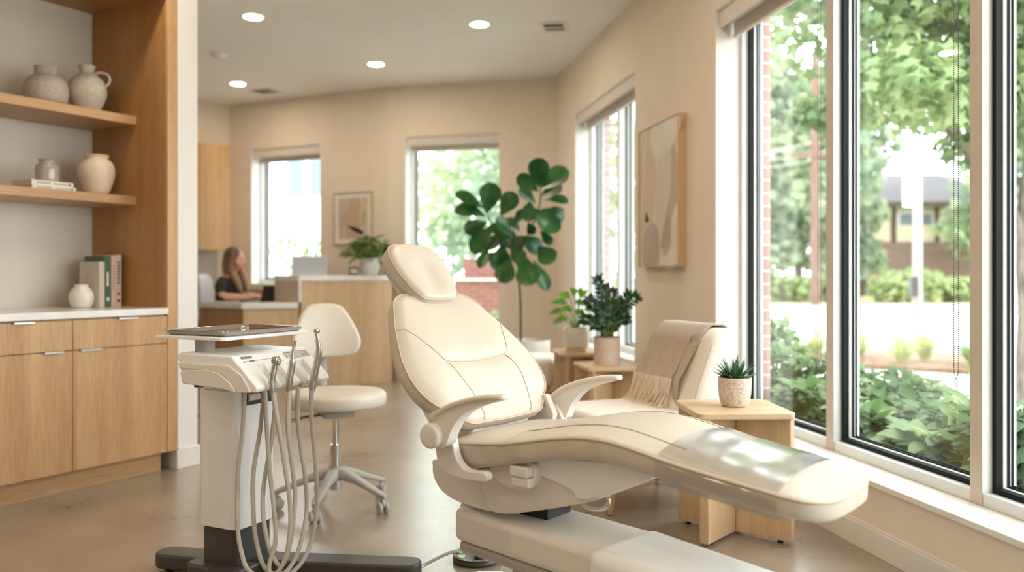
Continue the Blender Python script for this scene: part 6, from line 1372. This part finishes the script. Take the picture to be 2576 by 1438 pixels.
# plants in the mulch bed
random.seed(77)
def grass(c, n, L_, m, label, spread=1.0):
    th = thing('ornamental_grass', label, 'plant', c, 0, 'tufts in the mulch bed'); mb = MB()
    for i in range(n):
        an = random.random()*2*PI; e = random.uniform(.25, 1.2)*spread; b = Vector(c)+Vector((math.cos(an)*.05, math.sin(an)*.05, 0)); t = b+Vector((math.cos(an)*math.sin(e), math.sin(an)*math.sin(e), math.cos(e)))*L_*random.uniform(.6, 1.1)
        leaf(mb, b, t, 0.022, droop=0.35, nseg=5, nc=1, shape='ovate')
    build(mb, 'blades', m, th, sharp=180)
pg = leaf_mat('pale_grass', srgb(206, 210, 160), srgb(176, 188, 124), 0.7, .4, 4)
for i, (x, y) in enumerate(((4.6, 11.7), (5.0, 12.3), (5.15, 11.3), (5.6, 11.6), (5.9, 10.9), (6.3, 11.3), (4.4, 12.4), (6.6, 10.6))): grass((x, y, -0.06), 90, 0.50 if i % 3 else 0.5, pg if i not in (4, 5) else M['shrub'], 'tuft of pale ornamental grass in the mulch bed beyond the path')
# shrubs just outside the large window
def shrub(c, r, h, n, ll, label, seed, m=None, maplish=False):
    random.seed(seed); th = thing('garden_shrub', label, 'shrub', c, 0, None); st_ = MB(); lv = MB()
    for i in range(n):
        an = random.random()*2*PI; q = random.random(); zz = h*(0.12+0.88*random.random()**0.75); rr = r*math.sqrt(random.random())*(1.05-0.55*(zz/h)**2)
        p = Vector(c)+Vector((math.cos(an)*rr, math.sin(an)*rr, zz)); gap = (p-R0).dot(nr)-0.46
        if gap < 0: p -= nr*gap*1.3       # plants press back from the facade
        if i % 7 == 0: st_.tube(cr([Vector(c)+Vector((math.cos(an)*rr*.3, math.sin(an)*rr*.3, 0)), Vector(c)+Vector((math.cos(an)*rr*.6, math.sin(an)*rr*.6, zz*.6)), p], 3), 0.004, 5)
        d = (Vector((math.cos(an), math.sin(an), 0))*0.7+rdir(0)*0.9); d.z = d.z*0.5-0.05; d.normalize()
        leaf(lv, p, p+d*ll*random.uniform(.65, 1.25), ll*0.62, up=(random.uniform(-.4, .4), random.uniform(-.6, .2), 1), droop=0.18, nseg=4, nc=1, fold=0.22, shape='ovate')
    build(st_, 'stems', M['stem'], th); build(lv, 'leaves', m or M['shrub'], th, sharp=180)
gd = leaf_mat('shrub_leaf_deep', srgb(156, 178, 118), srgb(84, 116, 70), 0.5, .45, 2.5)
spec_ = [(2.35, .95, .46, .80, 320, .09, 'tallest shrub, right beside the brick jamb outside the left pane', 1), (3.00, .72, .42, .66, 300, .085, 'leafy shrub outside the left pane behind the succulent', 0), (3.55, .78, .40, .62, 300, .09, 'shrub outside the left pane next to the first mullion', 1), (3.55, .32, .30, .42, 240, .09, 'low shrub against the left pane behind the side table', 0),
         (3.95, 1.05, .42, .54, 300, .10, 'shrub of the far row at the left of the middle pane', 1), (4.10, .42, .36, .52, 330, .11, 'shrub directly behind the first mullion of the large window', 0), (4.50, .85, .42, .48, 330, .11, 'broad-leaved shrub in the centre of the middle pane', 1), (4.62, .30, .34, .46, 330, .12, 'large-leaved plant against the middle pane, left of its centre', 0),
         (5.05, .75, .40, .52, 300, .11, 'shrub outside the second mullion of the large window', 1), (5.12, .28, .34, .42, 320, .13, 'large-leaved plant at the bottom right of the middle pane', 0), (5.6, .42, .36, .60, 300, .11, 'shrub outside the rightmost pane, cut by the picture edge', 1), (4.35, 1.55, .40, .40, 240, .10, 'farthest low shrub by the pale path outside the middle pane', 0), (5.2, 1.4, .44, .44, 260, .10, 'shrub at the right end of the pale path by the bead chain', 0)]
for i, (a, d, r, h, n, ll, lab, k) in enumerate(spec_):
    n = int(n*1.7)
    p = wp(a, d+0.12); shrub((p[0], p[1], -0.05), r, h, n, ll, lab, 100+i, gd if k else None)
th = thing('flowering_stem', 'tall thin leafy stem rising beside the bead chain outside the middle pane', 'plant', (3.62, 6.6, -0.06)); mb = MB(); lv = MB(); random.seed(5)
for x, h in ((3.60, .78), (3.68, .92), (3.50, .55)):
    P = cr([(x, 6.6, -0.06), (x+.02, 6.6, h*.5), (x+.05, 6.62, h)], 6); mb.tube(P, .005, 5)
    for p in P[4:]:
        for s_ in (-1, 1): leaf(lv, p, p+Vector((s_*.09, random.uniform(-.05, .05), random.uniform(-.02, .05))), .045, nseg=4, nc=1)
build(mb, 'stems', M['greenstem'], th); build(lv, 'leaves', M['shrub'], th)
# view through the narrow window and the back windows
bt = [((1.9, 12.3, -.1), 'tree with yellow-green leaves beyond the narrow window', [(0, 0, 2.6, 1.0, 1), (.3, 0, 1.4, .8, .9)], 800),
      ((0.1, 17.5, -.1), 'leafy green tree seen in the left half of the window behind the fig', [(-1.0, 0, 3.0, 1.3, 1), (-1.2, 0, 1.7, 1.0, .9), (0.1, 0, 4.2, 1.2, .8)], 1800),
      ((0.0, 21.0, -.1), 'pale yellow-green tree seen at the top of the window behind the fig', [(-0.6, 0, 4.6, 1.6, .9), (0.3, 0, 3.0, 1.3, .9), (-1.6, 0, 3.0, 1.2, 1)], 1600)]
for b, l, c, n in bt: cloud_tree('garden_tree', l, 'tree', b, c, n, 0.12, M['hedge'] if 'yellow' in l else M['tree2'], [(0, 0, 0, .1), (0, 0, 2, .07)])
th = thing('brick_terrace', 'red brick garden terrace beyond the window behind the fig', 'garden wall', (-0.6, 14.4, -.12)); mb = MB(); mb.box(-0.95, 0.4, 14.2, 14.5, -.12, 1.0); tb_ = brick_mat('terrace_brick', srgb(130, 76, 64), srgb(114, 64, 54), srgb(140, 122, 112), 0.22, 0.075); build(mb, 'lower_wall', tb_, th); mb = MB(); mb.box(-0.85, 0.5, 15.0, 15.3, -.12, 1.38); build(mb, 'upper_wall', tb_, th); mb = MB(); mb.box(-1.0, 0.45, 14.15, 14.55, 1.001, 1.05); build(mb, 'coping', M['kerb'] if 'kerb' in M else M['stone2'], th)
for i, (x, y, r, h, l) in enumerate(((-0.75, 12.6, .42, .85, 'low round bush before the brick terrace'), (-0.1, 12.9, .35, .7, 'smaller bush right of the round bush before the brick terrace'), (0.25, 13.2, .3, .9, 'bush at the right end of the brick terrace'))):
    random.seed(60+i); cloud_tree('bush', l, 'bush', (x, y, -.12), [(0, 0, h*.55, r, h*.5/r)], 420, .05, M['hedge'])
WX, WY = -5.2, 19.0
th = thing('white_building', 'white sided building with a pair of windows beyond the reception window', 'building', (WX, WY, -.12)); wsd = mat('white_siding', srgb(242, 242, 240), 0.8, c2=srgb(232, 232, 230), scale=2, stretch=(.05, .05, 8))
mb = MB(); mb.box(WX-2.6, WX+1.05, WY, WY+5, -.12, 7); build(mb, 'wall_body', wsd, th)
w0 = WX+0.15
mb = MB(); mb.box(w0, w0+.98, WY-.06, WY-.001, 2.75, 3.85); wf = build(mb, 'window_frame', M['trim'], th)
for k in range(2): mb = MB(); mb.box(w0+.06+k*.5, w0+.44+k*.5, WY-.07, WY-.0605, 2.85, 3.75); build(mb, 'pane', mat('pale_window_glass', srgb(112, 136, 136), 0.2, scale=2) if k == 0 else bpy.data.materials['pale_window_glass'], wf)
# hydrangea outside the reception window
hy_ = Vector((-2.9, 11.4, -.12)); th = thing('hydrangea_bush', 'white-flowering hydrangea outside the reception window', 'bush', hy_); lv = MB(); fl = MB(); st_ = MB(); random.seed(12)
for i in range(330):
    d = rdir(.3); c = hy_+Vector((0, 0, 1.25))+Vector((d.x*.62, d.y*.4, d.z*.62))*random.random()**.4; leaf(lv, c, c+(d*.5+rdir(-.1)).normalized()*.10, .06, nseg=3, nc=1, up=(0, -.5, 1))
for i in range(16):
    d = rdir(.5); c = hy_+Vector((0, 0, 1.32))+Vector((d.x*.66, -abs(d.y)*.4, d.z*.58)); st_.tube([hy_+Vector((d.x*.1, 0, .0)), c], .006, 5)
    for k in range(70):
        q = rdir(); p = c+q*.075; s_ = q.orthogonal().normalized()*.014; w = q.cross(s_); fl.add([p-s_, p-w, p+s_, p+w], [(0, 1, 2, 3)])
build(lv, 'leaves', M['shrub'], th); build(fl, 'flower_heads', M['petal'], th); build(st_, 'stems', M['greenstem'], th)

# ------------------------------------------------------------------ world, camera
w = bpy.data.worlds.new('overcast_sky'); sc.world = w; w.use_nodes = True; nt = w.node_tree; bg = nt.nodes['Background']
tc = nt.nodes.new('ShaderNodeTexCoord'); sx = nt.nodes.new('ShaderNodeSeparateXYZ'); r = nt.nodes.new('ShaderNodeValToRGB')
nt.links.new(tc.outputs['Generated'], sx.inputs[0]); nt.links.new(sx.outputs[2], r.inputs[0]); nt.links.new(r.outputs[0], bg.inputs[0])
r.color_ramp.elements[0].position = 0.0; r.color_ramp.elements[0].color = (0.95, 0.97, 1.0, 1); r.color_ramp.elements[1].position = 0.9; r.color_ramp.elements[1].color = (0.86, 0.93, 1.0, 1)
bg.inputs[1].default_value = SKY
cam = bpy.data.cameras.new('camera'); co = bpy.data.objects.new('camera', cam); COL.objects.link(co); sc.camera = co
co.location = (0, 0, 1.1); co.rotation_euler = (PI/2, 0, 0); cam.sensor_width = 36; cam.lens = 36*2150/2576; cam.shift_y = -27/2576; cam.clip_end = 300; cam.clip_start = 0.05
cam.dof.use_dof = True; cam.dof.focus_distance = 2.95; cam.dof.aperture_fstop = FSTOP
v = sc.view_settings; v.view_transform = 'Standard'; v.look = 'None'; v.exposure = EXPO; v.gamma = 1; v.use_curve_mapping = False
